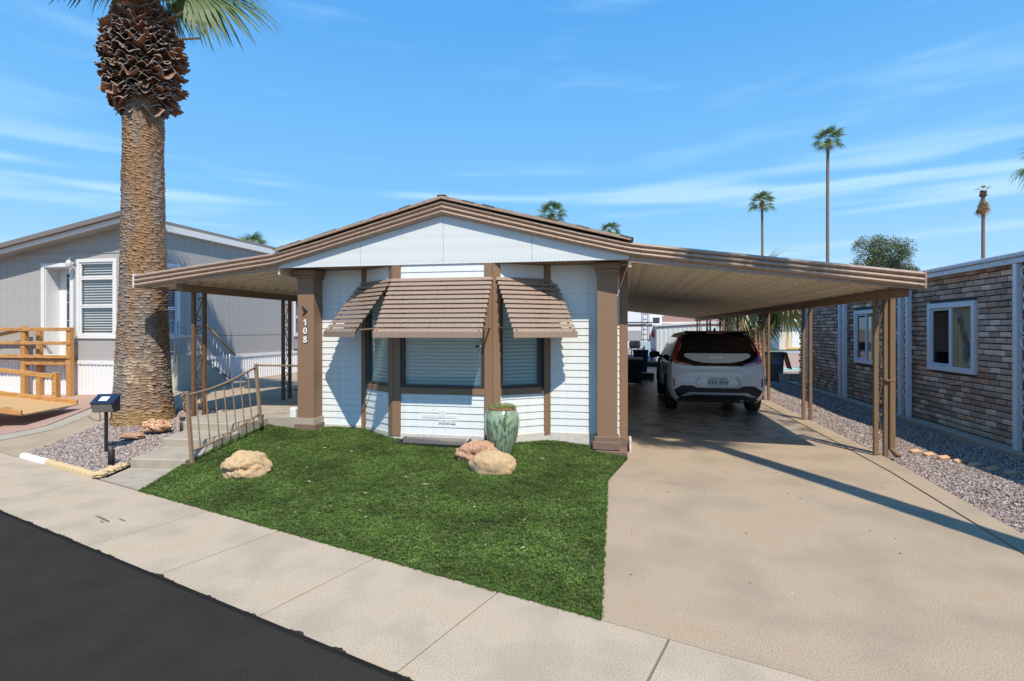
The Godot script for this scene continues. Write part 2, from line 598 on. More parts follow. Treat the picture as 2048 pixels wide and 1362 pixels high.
	m = mat("plate_blue", lin(0.20, 0.42, 0.60), 0.35)
	m = mat("plate_ink", lin(0.015, 0.015, 0.025), 0.4)
	m = mat("verge", lin(0.05, 0.115, 0.025), 0.9, fine, Vector3.ONE * 2.0)
	m = mat("pale_blue", lin(0.38, 0.55, 0.66), 0.6)
	m = mat("rv_dark", lin(0.05, 0.055, 0.07), 0.2)
	m = mat("print_wall", lin(0.45, 0.36, 0.32), 0.8)
	m = mat("roof_rose", lin(0.34, 0.22, 0.19), 0.85)
	m = mat("pot_green", lin(0.05, 0.11, 0.095), 0.4)
	m = mat("block_tan", lin(0.52, 0.42, 0.32), 0.9, fine, Vector3.ONE * 5.0, bump, 0.1)
	m = mat("joint_sand", lin(0.10, 0.08, 0.06), 0.95, fine, Vector3.ONE * 6.0)

# ---------------------------------------------------------------- the ground
# along the pavement (u) and inwards from its inner edge (s)
func walk(u: float, s: float) -> Vector2:
	return Vector2(-4.82 + u * 0.948 + s * 0.319, -4.72 + u * 0.319 - s * 0.948)

func inward(x: float, z: float) -> float:
	return (x + 4.82) * 0.319 - (z + 4.72) * 0.948

# the left side of the lot climbs gently from the pavement
func left_ground(x: float, z: float) -> float:
	return 0.25 * smoothstep(-0.1, 4.2, inward(x, z))

func lawn_back(x: float) -> float:
	var xs := [-5.3, -4.6, -4.1, -3.0, -1.85, -0.85, -0.35, 0.1]
	var ys := [0.235, 0.165, 0.165, 0.15, 0.125, 0.09, 0.045, -0.01]
	for k in xs.size() - 1:
		if x <= xs[k + 1]:
			return lerpf(ys[k], ys[k + 1], clampf((x - xs[k]) / (xs[k + 1] - xs[k]), 0.0, 1.0))
	return -0.01

func lawn_y(x: float, z: float) -> float:
	var s := inward(x, z)
	var back := inward(x, -7.4)
	return -0.008 + lawn_back(x) * clampf(s / back, 0.0, 1.1)

func build_ground() -> void:
	var flat := func(_x, _z): return -0.09
	var big := sf()
	quad(big, Vector3(-500, -0.09, -700), Vector3(500, -0.09, -700), Vector3(500, -0.09, 300), Vector3(-500, -0.09, 300))
	struct("ground", done(big), M.dirt)
	# the street
	var road := slab(PackedVector2Array([walk(-60, -0.955), walk(60, -0.955), walk(60, -9.0), walk(-60, -9.0)]), -0.022, 0.05, 0.0)
	struct("road", road, M.asphalt)
	# ragged lip where the tar was brushed over the pavement
	var lip := PackedVector2Array()
	var n := FastNoiseLite.new()
	n.seed = 3
	n.frequency = 3.0
	n.fractal_octaves = 5
	for k in 700:
		var u := -4.0 + k * 0.017
		lip.append(walk(u, -0.948 + maxf(-0.004, n.get_noise_1d(u) * 0.045 - 0.010 + rng.randf_range(-0.006, 0.006))))
	for k in 700:
		lip.append(walk(-4.0 + (699 - k) * 0.017, -0.956))
	struct("road_edge", slab(lip, 0.003, 0.02, 0.0), M.asphalt)
	# pavement, one slab after another with tooled joints
	var pave := Node3D.new()
	pave.name = "pavement"
	pave.set_meta("kind", "structure")
	add_child(pave)
	part(pave, "joint_sand", slab(PackedVector2Array([walk(-12, 0.0), walk(18, 0.0), walk(18, -0.955), walk(-12, -0.955)]), -0.035, 0.05, 0.0), M.joint_sand)
	var joints := [0.2, 1.19, 2.18, 3.24, 4.28, 5.34]
	for k in 12:
		joints.append(joints[-1] + 1.05)
		joints.push_front(joints[0] - 1.05)
	for k in joints.size() - 1:
		var a: float = joints[k] + 0.006
		var b: float = joints[k + 1] - 0.006
		var y := rng.randf_range(-0.003, 0.002)
		part(pave, "slab", slab(PackedVector2Array([walk(a, -0.007), walk(b, -0.007), walk(b, -0.95), walk(a, -0.95)]), y, 0.033, 0.003), M.concrete_walk)
	# oil flecks on the pavement
	var smear := sf()
	for q in [[0.62, -0.60, 0.17, 0.014, 0.12], [0.80, -0.53, 0.08, 0.009, 0.1], [0.70, -0.64, 0.05, 0.007, 0.2]]:
		var o := walk(q[0], q[1])
		var d := Vector2(0.80, 0.22).rotated(q[4]).normalized()
		var e := d.orthogonal()
		var ring := PackedVector2Array()
		for k in 22:
			var a := TAU * k / 22
			ring.append(o + d * cos(a) * q[2] * rng.randf_range(0.7, 1.0) + e * sin(a) * q[3] * rng.randf_range(0.4, 1.0))
		for i in 22:
			for p in [o, ring[(i + 1) % 22], ring[i]]:
				smear.add_vertex(Vector3(p.x, 0.0045, p.y))
	struct("pavement_tar_marks", done(smear), M.tar_mark)
	# driveway: apron, carport floor, side strip
	var drive := Node3D.new()
	drive.name = "driveway"
	drive.set_meta("kind", "structure")
	add_child(drive)
	var e0 := walk(4.957, 0.006)
	var apron := PackedVector2Array([e0, Vector2(-0.165, -6.03), Vector2(0.06, -7.1), Vector2(0.08, -8.9), Vector2(3.06, -8.9), Vector2(3.03, -7.04), Vector2(2.875, -4.65), Vector2(2.55, -2.15), walk(7.95, 0.006)])
	part(drive, "slab", slab(apron, -0.001, 0.09, 0.004), M.concrete)
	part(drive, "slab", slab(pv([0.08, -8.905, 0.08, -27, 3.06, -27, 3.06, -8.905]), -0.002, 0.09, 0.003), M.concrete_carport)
	var strip := pv([3.07, -27, 3.34, -27, 3.33, -9, 3.31, -7.6, 3.14, -5.05, 2.9, -2.0, 2.57, -2.13, 2.885, -4.65, 3.04, -7.04, 3.07, -9])
	part(drive, "edge_strip", slab(strip, 0.006, 0.09, 0.006), M.concrete)
	# hairline crack running in from the lawn
	var crack := sf()
	var last := Vector2(-0.16, -6.05)
	for k in 46:
		var nxt := Vector2(-0.16 + (k + 1) * 0.032, -6.05 - 0.05 * sin(k * 0.09) + rng.randf_range(-0.012, 0.012))
		var w := 0.0022 * (1.0 - k / 50.0) * rng.randf_range(0.3, 1.4)
		quad(crack, Vector3(last.x, 0.003, last.y - w), Vector3(nxt.x, 0.003, nxt.y - w), Vector3(nxt.x, 0.003, nxt.y + w), Vector3(last.x, 0.003, last.y + w))
		last = nxt
	part(drive, "crack", done(crack), M.window_frame)
	# gravel strip beside the brick house
	struct("gravel_ground", sheet(pv([3.3, -26, 5.3, -26, 5.3, -1.5, 2.95, -1.5, 3.12, -5.05, 3.29, -7.6, 3.31, -9]), 1.0, func(x, z): return -0.035 + 0.015 * sin(z * 1.7) * sin(x * 2.0)), M.gravel_bed)
	var chips := stone_chip()
	var spots := []
	var tints := []
	for k in 105000:
		var z := -3.2 - 22.0 * pow(rng.randf(), 1.7)
		var x := rng.randf_range(2.9, 5.12)
		var left := 3.335 if z < -7.6 else (lerpf(3.335, 3.16, (z + 7.6) / 2.55) if z < -5.05 else 3.16 - (z + 5.05) * 0.08)
		if x < left:
			continue
		var size := rng.randf_range(0.008, 0.016) * (1.0 + maxf(0.0, -z - 11.0) * 0.05)
		spots.append(chip_at(Vector3(x, -0.035 + 0.015 * sin(z * 1.7) * sin(x * 2.0) + size * 0.3, z), size))
		tints.append(chip_tint())
	var gr := many("gravel", chips, M.stone_chip, spots, tints)
	tag(gr, "pinkish grey gravel between the driveway and the brick house", "gravel")
	# lawn of artificial turf
	var lawn := PackedVector2Array([walk(4.952, -0.005), walk(3.2, -0.004), walk(1.6, -0.006), walk(0.0, -0.004), Vector2(-5.03, -5.45), Vector2(-5.13, -5.9), Vector2(-5.19, -6.4), Vector2(-5.22, -7.33), Vector2(-4.6, -7.5), Vector2(-4.0, -7.66), Vector2(-3.0, -7.3), Vector2(-1.8, -7.3), Vector2(-0.9, -7.66), Vector2(-0.3, -7.6), Vector2(0.03, -7.42), Vector2(0.03, -7.1), Vector2(-0.167, -6.03)])
	struct("lawn", sheet(lawn, 0.25, lawn_y), M.turf_base)
	spots = []
	tints = []
	var clump := FastNoiseLite.new()
	clump.seed = 8
	clump.frequency = 0.55
	clump.fractal_octaves = 3
	var tries := 0
	while spots.size() < 78000 and tries < 400000:
		tries += 1
		var z := -3.1 - 4.6 * pow(rng.randf(), 1.12)
		var p := Vector2(rng.randf_range(-5.3, 0.1), z)
		if not Geometry2D.is_point_in_polygon(p, lawn):
			continue
		var lean := Basis(Vector3(rng.randf_range(-1, 1), 0, rng.randf_range(-1, 1)).normalized(), rng.randf_range(0.0, 0.35))
		var s := rng.randf_range(0.75, 1.15)
		spots.append(Transform3D(lean * Basis(Vector3.UP, rng.randf() * TAU) * Basis.from_scale(Vector3(s, s, s)), Vector3(p.x, lawn_y(p.x, p.y) - 0.002, p.y)))
		var v := rng.randf_range(0.62, 1.3) * (1.0 + 0.55 * clump.get_noise_2d(p.x * 2.0, p.y * 2.0) + 0.35 * clump.get_noise_2d(p.x * 9.0, p.y * 9.0))
		var c := Color(0.092, 0.150, 0.026)
		var pick := rng.randf()
		if pick < 0.12:
			c = Color(0.185, 0.225, 0.080)
		elif pick < 0.4:
			c = Color(0.058, 0.115, 0.022)
		tints.append(Color(c.r * v, c.g * v, c.b * v))
	for k in 7000:
		# fringe that leans out over the edges
		var e := rng.randi_range(0, lawn.size() - 1)
		if e > 3 and e < 14 and rng.randf() < 0.6:
			continue
		var a := lawn[e]
		var b := lawn[(e + 1) % lawn.size()]
		if rng.randf() > a.distance_to(b) / 2.0:
			continue
		var p := a.lerp(b, rng.randf()) + Vector2(rng.randf_range(-0.012, 0.012), rng.randf_range(-0.012, 0.012))
		var lean := Basis(Vector3(rng.randf_range(-1, 1), 0, rng.randf_range(-1, 1)).normalized(), rng.randf_range(0.2, 0.8))
		spots.append(Transform3D(lean * Basis(Vector3.UP, rng.randf() * TAU), Vector3(p.x, lawn_y(p.x, p.y) + 0.001, p.y)))
		var v := rng.randf_range(0.6, 1.2)
		tints.append(Color(0.08 * v, 0.145 * v, 0.028 * v))
	var turf := many("turf_blades", turf_tuft(), M.turf, spots, tints)
	tag(turf, "short dense green artificial grass of the front lawn", "grass")
	build_entry_ground(chips)
	# neighbour's drive on the left
	var nd := PackedVector2Array([walk(-2.95, -0.006), walk(-14, -0.006), Vector2(-20, -7.6), Vector2(-12.5, -6.35), Vector2(-9.0, -6.35), Vector2(-8.95, -7.2), Vector2(-9.75, -8.9), Vector2(-9.8, -24), Vector2(-6.28, -24), Vector2(-6.28, -8.0), Vector2(-6.45, -7.05), Vector2(-8.05, -6.9)])
	struct("neighbour_drive", sheet(nd, 0.5, left_ground), M.concrete)
	var kerb := PackedVector2Array([Vector2(-20, -7.6), Vector2(-12.5, -6.35), Vector2(-9.0, -6.35), Vector2(-8.95, -7.2), Vector2(-9.75, -8.9), Vector2(-9.8, -24), Vector2(-10.15, -24), Vector2(-10.15, -9.0), Vector2(-9.35, -7.35), Vector2(-9.4, -6.75), Vector2(-12.5, -6.75), Vector2(-20, -8.0)])
	struct("neighbour_kerb", sheet(kerb, 0.5, func(x, z): return left_ground(x, z) + 0.005), M.concrete_step)
	struct("red_patio", sheet(pv([-20, -7.95, -12.5, -6.7, -9.42, -6.7, -9.37, -7.35, -10.2, -9.0, -10.2, -26, -20, -26]), 0.6, func(x, z): return left_ground(x, z) + 0.006), M.red_gravel)

func stone_chip() -> ArrayMesh:
	var st := sf(true)
	var ico := []
	var g := (1.0 + sqrt(5.0)) / 2.0
	for p in [[-1, g, 0], [1, g, 0], [-1, -g, 0], [1, -g, 0], [0, -1, g], [0, 1, g], [0, -1, -g], [0, 1, -g], [g, 0, -1], [g, 0, 1], [-g, 0, -1], [-g, 0, 1]]:
		ico.append(Vector3(p[0], p[1], p[2]).normalized() * rng.randf_range(0.7, 1.2))
	var faces := [0, 11, 5, 0, 5, 1, 0, 1, 7, 0, 7, 10, 0, 10, 11, 1, 5, 9, 5, 11, 4, 11, 10, 2, 10, 7, 6, 7, 1, 8, 3, 9, 4, 3, 4, 2, 3, 2, 6, 3, 6, 8, 3, 8, 9, 4, 9, 5, 2, 4, 11, 6, 2, 10, 8, 6, 7, 9, 8, 1]
	st.set_smooth_group(-1)
	for k in range(0, faces.size(), 3):
		for j in [0, 2, 1]:
			st.add_vertex(ico[faces[k + j]])
	return done(st)

func chip_at(p: Vector3, size: float) -> Transform3D:
	var b := Basis(Vector3(rng.randf_range(-1, 1), rng.randf_range(-1, 1), rng.randf_range(-1, 1)).normalized(), rng.randf() * TAU)
	return Transform3D(b * Basis.from_scale(Vector3(size * rng.randf_range(0.7, 1.2), size * rng.randf_range(0.5, 0.9), size)), p)

func chip_tint() -> Color:
	var v := rng.randf_range(0.55, 1.2)
	var c := Color(0.33, 0.275, 0.255)
	var k := rng.randf()
	if k < 0.22:
		c = Color(0.46, 0.42, 0.40)
	elif k < 0.4:
		c = Color(0.16, 0.13, 0.125)
	elif k < 0.5:
		c = Color(0.36, 0.20, 0.155)
	return Color(c.r * v, c.g * v, c.b * v)

func turf_tuft() -> ArrayMesh:
	var st := sf()
	var r := RandomNumberGenerator.new()
	r.seed = 99
	for k in 9:
		var a := r.randf() * TAU
		var o := Vector3(cos(a), 0, sin(a)) * r.randf_range(0.0, 0.011)
		var out := Vector3(cos(a), 0, sin(a)).rotated(Vector3.UP, r.randf_range(-0.8, 0.8))
		var side := out.cross(Vector3.UP) * 0.0016
		var h := r.randf_range(0.014, 0.025)
		var p1 := o + out * h * 0.18 + Vector3(0, h * 0.62, 0)
		var p2 := o + out * h * 0.62 + Vector3(0, h, 0)
		quad(st, o - side, o + side, p1 + side, p1 - side)
		st.add_vertex(p1 - side); st.add_vertex(p1 + side); st.add_vertex(p2)
	return done(st)

# landing, steps, porch floor and the gravel bed round the palm
func build_entry_ground(chips: ArrayMesh) -> void:
	struct("walk_landing", slab(PackedVector2Array([walk(-0.02, 0.01), walk(-0.97, 0.01), Vector2(-5.60, -5.06), Vector2(-5.74, -5.48), Vector2(-5.05, -5.55)]), 0.004, 0.09, 0.004), M.concrete_step)
	var steps := thing("front_steps", "three low grey concrete steps climbing to the porch beside the lawn", "steps")
	part(steps, "step", slab(pv([-5.04, -5.55, -5.74, -5.49, -5.92, -6.16, -5.17, -6.19]), 0.112, 0.2, 0.012), M.concrete_step)
	part(steps, "step", slab(pv([-5.17, -6.16, -5.92, -6.13, -6.10, -6.72, -5.22, -6.76]), 0.222, 0.3, 0.012), M.concrete_step)
	part(steps, "step", slab(pv([-5.22, -6.73, -6.10, -6.69, -6.45, -7.02, -6.33, -7.34, -5.22, -7.34]), 0.330, 0.4, 0.012), M.concrete_step)
	struct("porch_floor", slab(pv([-6.33, -7.342, -4.46, -7.342, -4.46, -7.66, -4.9, -7.66, -4.9, -14, -6.12, -14, -6.2, -8.2]), 0.331, 0.4, 0.012), M.concrete_step)
	var bed := PackedVector2Array([walk(-2.94, 0.02), walk(-1.0, 0.02), Vector2(-5.63, -5.08), Vector2(-5.76, -5.5), Vector2(-5.94, -6.16), Vector2(-6.12, -6.72), Vector2(-6.47, -7.02), Vector2(-6.35, -7.4), Vector2(-6.4, -8.6), Vector2(-8.3, -8.6), Vector2(-8.35, -7.4), Vector2(-8.0, -6.5)])
	var rise := func(x, z): return left_ground(x, z) + 0.02
	struct("palm_bed_ground", sheet(bed, 0.3, rise), M.gravel_bed)
	var spots := []
	var tints := []
	while spots.size() < 17000:
		var p := Vector2(rng.randf_range(-8.4, -5.6), rng.randf_range(-8.6, -4.9))
		if Geometry2D.is_point_in_polygon(p, bed):
			var size := rng.randf_range(0.009, 0.018)
			spots.append(chip_at(Vector3(p.x, left_ground(p.x, p.y) + 0.02 + size * 0.25, p.y), size))
			tints.append(chip_tint())
	tag(many("palm_bed_gravel", chips, M.stone_chip, spots, tints), "loose grey gravel in the bed around the big palm", "gravel")
	# scalloped edging along the pavement, then loose flat stones beside the landing
	var kerb_stone := thing("scalloped_edging", "low scalloped stone edging, whitewashed at one end, along the gravel bed", "edging", Vector3.ZERO)
	for k in 19:
		var u := -2.9 + k * 0.104
		var c := walk(u, 0.03)
		var st := sf(true)
		lathe(st, [Vector2(0.0, 0.050), Vector2(0.022, 0.048), Vector2(0.040, 0.038), Vector2(0.048, 0.018), Vector2(0.049, -0.04)], 12, Transform3D(Basis.from_scale(Vector3(1.0, rng.randf_range(0.9, 1.1), 0.9)), Vector3(c.x, 0.01, c.y)))
		part(kerb_stone, "scallop", done(st), M.white_paint if k < 7 else M.rock_edge)
	for k in 4:
		var c := Vector2(-5.67 - k * 0.035, -5.03 - k * 0.125)
		var o := boulder(0.075, 0.038, 0.05, 60 + k, 0.35)
		solo("edging_stone", o, M.rock_edge, ["flat tan edging stone at the pavement corner of the gravel bed", "flat tan edging stone second from the pavement corner", "flat tan edging stone third from the pavement, beside the landing", "chunky tan edging stone lying against the lowest step"][k], "stone", Vector3(c.x, 0.04, c.y), 0.9 + k * 0.2, "edging stones by the landing")

# ---------------------------------------------------------------- the mobile home
func wpart(parent: Node3D, called: String, mesh: Mesh, m: Material, t := Transform3D.IDENTITY, label := "") -> MeshInstance3D:
	return part(parent, called, mesh, m, parent.global_transform.affine_inverse() * t, label)

# a lapped board one metre long, bottom edge standing proud
func lap_board(expose: float, proud: float) -> ArrayMesh:
	var st := sf()
	var pr := [Vector2(0.0, 0.0), Vector2(proud - 0.002, 0.0), Vector2(proud, 0.003), Vector2(proud * 0.95, 0.012), Vector2(0.003, expose + 0.006), Vector2(0.0, expose + 0.006)]
	for k in pr.size() - 1:
		var a: Vector2 = pr[k]
		var b: Vector2 = pr[k + 1]
		quad(st, Vector3(-0.5, a.y, a.x), Vector3(-0.5, b.y, b.x), Vector3(0.5, b.y, b.x), Vector3(0.5, a.y, a.x))
	for s in [-0.5, 0.5]:
		for k in range(1, pr.size() - 1):
			var a: Vector2 = pr[0]
			var b: Vector2 = pr[k]
			var c: Vector2 = pr[k + 1]
			for p in ([a, b, c] if s < 0 else [a, c, b]):
				st.add_vertex(Vector3(s, p.y, p.x))
	return done(st)

# how a piece of wall from a to b (x, z) turns: x along it, z outwards
func wall_turn(a: Vector2, b: Vector2) -> Basis:
	var x := Vector3(b.x - a.x, 0, b.y - a.y).normalized()
	return Basis(x, Vector3.UP, x.cross(Vector3.UP))

func boards(parent: Node3D, mesh: Mesh, m: Material, a: Vector2, b: Vector2, y0: float, y1: float, pitch: float) -> void:
	var turn := wall_turn(a, b)
	var mid := (a + b) * 0.5
	var n := int(round((y1 - y0) / pitch))
	for k in n:
		var s := Basis(turn.x * a.distance_to(b), turn.y, turn.z)
		wpart(parent, "siding_board", mesh, m, Transform3D(s, Vector3(mid.x, y0 + k * pitch, mid.y)))

# a swept fascia: path of [x, bottom y, top y], three rolled ribs
func ribbed(path: Array, z: float, deep := 0.042) -> ArrayMesh:
	var st := sf(true)
	var prof := []
	for k in 25:
		var v := k / 24.0
		prof.append(Vector2(v, z + deep * pow(absf(sin(v * PI * 3.0)), 0.75)))
	for i in path.size() - 1:
		for k in 24:
			var p: Vector2 = prof[k]
			var q: Vector2 = prof[k + 1]
			var a: Array = path[i]
			var b: Array = path[i + 1]
			quad(st, Vector3(a[0], lerpf(a[1], a[2], p.x), p.y), Vector3(a[0], lerpf(a[1], a[2], q.x), q.y), Vector3(b[0], lerpf(b[1], b[2], q.x), q.y), Vector3(b[0], lerpf(b[1], b[2], p.x), p.y))
	st.set_smooth_group(-1)
	for i in path.size() - 1:
		var a: Array = path[i]
		var b: Array = path[i + 1]
		var zb := z - 0.02
		quad(st, Vector3(a[0], a[1], zb), Vector3(a[0], a[1], z), Vector3(b[0], b[1], z), Vector3(b[0], b[1], zb))
		quad(st, Vector3(a[0], a[2], z), Vector3(a[0], a[2], zb), Vector3(b[0], b[2], zb), Vector3(b[0], b[2], z))
		quad(st, Vector3(a[0], a[1], zb), Vector3(b[0], b[1], zb), Vector3(b[0], b[2], zb), Vector3(a[0], a[2], zb))
	return done(st)

func text_mesh(what: String, h: float, deep: float) -> TextMesh:
	var f := SystemFont.new()
	f.font_names = PackedStringArray(["Droid Sans"])
	f.font_weight = 700
	var t := TextMesh.new()
	t.text = what
	t.font = f
	t.font_size = 64
	t.pixel_size = h / 46.0
	t.depth = deep
	return t

const RAKE_R := [[-2.39, 3.205, 3.395], [-0.55, 2.735, 2.905], [-0.12, 2.63, 2.80], [0.02, 2.600, 2.765], [0.12, 2.580, 2.745], [0.22, 2.563, 2.730]]
const RAKE_L := [[-5.06, 2.552, 2.735], [-4.95, 2.568, 2.750], [-4.83, 2.592, 2.775], [-4.70, 2.625, 2.805], [-4.25, 2.735, 2.905], [-2.39, 3.205, 3.395]]

func build_house() -> void:
	var h := thing("mobile_home", "white sided mobile home with brown trim and a three sided bay front", "house", Vector3(MID_X, 0, -16.5))
	var lap := lap_board(0.0965, 0.013)
	var wl := Vector2(-4.86, WALL_Z)
	var jl := Vector2(-3.78, WALL_Z)
	var cl := Vector2(-3.115, BAY_Z)
	var cr := Vector2(-1.708, BAY_Z)
	var jr := Vector2(-1.05, WALL_Z)
	var wr := Vector2(0.06, WALL_Z)
	# shell behind the boards
	wpart(h, "wall", box(Vector3(-4.87, 0.0, WALL_Z - 0.09), Vector3(-3.79, 2.545, WALL_Z - 0.002), 0.0), M.siding)
	wpart(h, "wall", box(Vector3(-1.04, 0.0, WALL_Z - 0.09), Vector3(0.06, 2.545, WALL_Z - 0.002), 0.0), M.siding)
	wpart(h, "wall", box(Vector3(-0.02, 0.0, -26.0), Vector3(0.06, 2.545, WALL_Z - 0.095), 0.0), M.siding)
	wpart(h, "wall", box(Vector3(-4.87, 0.0, -26.0), Vector3(-4.79, 2.545, WALL_Z - 0.095), 0.0), M.siding)
	wpart(h, "wall", box(Vector3(-4.78, 0.0, -26.0), Vector3(-0.03, 2.545, -25.9), 0.0), M.siding)
	wpart(h, "room_lining", box(Vector3(-3.72, 0.3, WALL_Z - 0.8), Vector3(-1.1, 2.5, WALL_Z - 0.75), 0.0), M.room)
	for s in [[jl, cl], [cl, cr], [cr, jr]]:
		var turn := wall_turn(s[0], s[1])
		var c: Vector2 = (s[0] + s[1]) * 0.5
		var long: float = s[0].distance_to(s[1])
		var t := Transform3D(turn, Vector3(c.x, 0, c.y))
		wpart(h, "bay_wall", box(Vector3(-long * 0.5, 0.0, -0.055), Vector3(long * 0.5, 0.77, -0.005), 0.0), M.siding, t)
		wpart(h, "bay_wall", box(Vector3(-long * 0.5, 2.235, -0.055), Vector3(long * 0.5, 2.545, -0.005), 0.0), M.siding, t)
	var y0 := 0.215
	boards(h, lap, M.siding, wl, jl, y0, 2.53, 0.0965)
	boards(h, lap, M.siding, jr, wr, y0, 2.53, 0.0965)
	for s in [[jl, cl], [cl, cr], [cr, jr]]:
		boards(h, lap, M.siding, s[0], s[1], y0, 0.75, 0.0965)
		boards(h, lap, M.siding, s[0], s[1], 2.2415, 2.53, 0.0965)
		# rough white footing under the boards
		var turn := wall_turn(s[0], s[1])
		var c: Vector2 = (s[0] + s[1]) * 0.5
		var st := sf()
		bx(st, Transform3D(turn, Vector3(c.x, 0.10, c.y)) * at(Vector3(0, 0, 0.002)), Vector3(s[0].distance_to(s[1]) + 0.012, 0.235, 0.04), 0.006)
		wpart(h, "footing", done(st), M.plaster_base)
	for s in [[wl, jl], [jr, wr]]:
		var c: Vector2 = (s[0] + s[1]) * 0.5
		var st := sf()
		bx(st, at(Vector3(c.x, 0.10, c.y + 0.003)), Vector3(s[0].distance_to(s[1]), 0.235, 0.04), 0.006)
		wpart(h, "footing", done(st), M.plaster_base)
	# corner boards of the bay
	for q in [[jl, cl, 1], [cl, cr, 0], [cl, cr, 1], [jl, cl, 0], [cr, jr, 0], [cr, jr, 1]]:
		var a: Vector2 = q[0]
		var b: Vector2 = q[1]
		var turn := wall_turn(a, b)
		var e: Vector2 = b if q[2] == 1 else a
		var w := 0.10 if (e == cl or e == cr) else 0.035
		var s := -0.5 if q[2] == 1 else 0.5
		var st := sf()
		bx(st, Transform3D(turn, Vector3(e.x, 1.355, e.y)) * at(Vector3(s * w, 0, 0.014)), Vector3(w + 0.012, 2.37, 0.032), 0.003)
		wpart(h, "corner_board", done(st), M.trim)
	wpart(h, "corner_board", box(Vector3(-3.84, 0.17, WALL_Z), Vector3(-3.77, 2.54, WALL_Z + 0.024)), M.trim)
	wpart(h, "corner_board", box(Vector3(-1.06, 0.17, WALL_Z), Vector3(-0.985, 2.54, WALL_Z + 0.024)), M.trim)
	wpart(h, "corner_board", box(Vector3(-0.035, 0.08, WALL_Z - 0.02), Vector3(0.070, 2.50, WALL_Z + 0.026)), M.trim)
	wpart(h, "corner_board", box(Vector3(-4.88, 0.3, WALL_Z - 0.02), Vector3(-4.775, 2.50, WALL_Z + 0.026)), M.trim)
	wpart(h, "corner_base", box(Vector3(-0.055, -0.03, WALL_Z - 0.02), Vector3(0.085, 0.185, WALL_Z + 0.05), 0.006), M.trim_worn)
	# windows of the bay
	bay_window(h, cl, cr, 0.115, 0.115)
	bay_window(h, jl, cl, 0.08, 0.11)
	bay_window(h, cr, jr, 0.11, 0.08)
	# soffit, gable boards
	wpart(h, "soffit", box(Vector3(-4.9, 2.548, WALL_Z - 0.1), Vector3(0.075, 2.566, GABLE_Z - 0.026), 0.0), M.trim)
	var cuts := [-4.88, -3.61, -2.392, -1.17, 0.09]
	for k in 4:
		var a: float = cuts[k] + 0.0025
		var b: float = cuts[k + 1] - 0.0025
		var slope := func(x): return 3.26 - absf(x + 2.392) * 0.272
		wpart(h, "gable_panel", prismm([Vector2(a, 2.553), Vector2(b, 2.553), Vector2(b, slope.call(b)), Vector2(a, slope.call(a))], 0.022, at(Vector3(0, 0, GABLE_Z))), M.gable_board)
	wpart(h, "gable_edge", box(Vector3(-4.89, 2.538, GABLE_Z - 0.03), Vector3(0.08, 2.552, GABLE_Z + 0.004), 0.002), M.gable_board)
	# rakes: ribbed fascia, drip strip, shingle courses
	for r in [RAKE_R, RAKE_L]:
		wpart(h, "rake_fascia", ribbed(r, GABLE_Z + 0.045), M.fascia)
	for sx in [-1.0, 1.0]:
		var st := sf()
		var ridge := Vector3(MID_X + 0.01, 3.425, 0)
		var foot := Vector3(MID_X + 0.01 + sx * 2.50, 2.780, 0)
		bar(st, ridge + Vector3(0, 0, GABLE_Z + 0.085), foot + Vector3(0, 0, GABLE_Z + 0.085), 0.04, 0.050, Vector3.BACK, 0.004)
		wpart(h, "drip_strip", done(st), M.fascia)
		var down := (foot - ridge).normalized()
		var up := Vector3(-down.y * sx, down.x * sx, 0)
		for k in 18:
			var p := ridge + down * (0.02 + k * 0.142) + up * (0.020 + 0.003 * rng.randf())
			var sh := sf()
			bar(sh, p, p + down * 0.17 - up * 0.004, 0.012, 1.0, Vector3.BACK)
			var o := wpart(h, "shingle_course", done(sh), M.shingle, Transform3D(Basis.from_scale(Vector3(1, 1, 18.9)), Vector3(0, 0, -16.47 + rng.randf_range(-0.015, 0.015))))
		var slabm := sf()
		bar(slabm, ridge - up * 0.03, foot - up * 0.03, 0.04, 18.7, Vector3.BACK)
		wpart(h, "roof_deck", done(slabm), M.shingle, at(Vector3(0, 0, -16.55)))
	var cap := sf()
	bx(cap, at(Vector3(MID_X + 0.01, 3.452, -16.46)), Vector3(0.12, 0.012, 18.9), 0.006)
	wpart(h, "ridge_cap", done(cap), M.shingle)
	# columns
	for left in [true, false]:
		var x := -4.613 if left else -0.199
		var z := -7.482
		var col := wpart(h, "porch_column", box(Vector3(-0.132, 0.2, -0.122), Vector3(0.132, 2.42, 0.122), 0.004), M.trim, at(Vector3(x, 0, z)))
		var cp := sf()
		bx(cp, at(Vector3(0, 2.428, 0)), Vector3(0.315, 0.055, 0.295), 0.012)
		bx(cp, at(Vector3(0, 2.495, 0)), Vector3(0.355, 0.085, 0.335), 0.012)
		part(col, "capital", done(cp), M.trim)
		if left:
			part(col, "plinth", box(Vector3(-0.17, 0.10, -0.15), Vector3(0.17, 0.245, 0.15), 0.006), M.trim_worn)
		else:
			part(col, "plinth", box(Vector3(-0.168, 0.140, -0.155), Vector3(0.152, 0.226, 0.150), 0.006), M.trim_worn)
			part(col, "plinth", box(Vector3(-0.190, 0.060, -0.17), Vector3(0.168, 0.164, 0.178), 0.006), M.trim_worn)
			part(col, "plinth", box(Vector3(-0.150, -0.03, -0.15), Vector3(0.262, 0.052, 0.205), 0.006), M.trim_worn)
	wpart(h, "side_plinth", box(Vector3(0.088, -0.03, WALL_Z - 0.15), Vector3(0.118, 0.17, WALL_Z + 0.11), 0.006), M.plaster_base)
	# house number and ornament on the left column
	var cx := -4.613
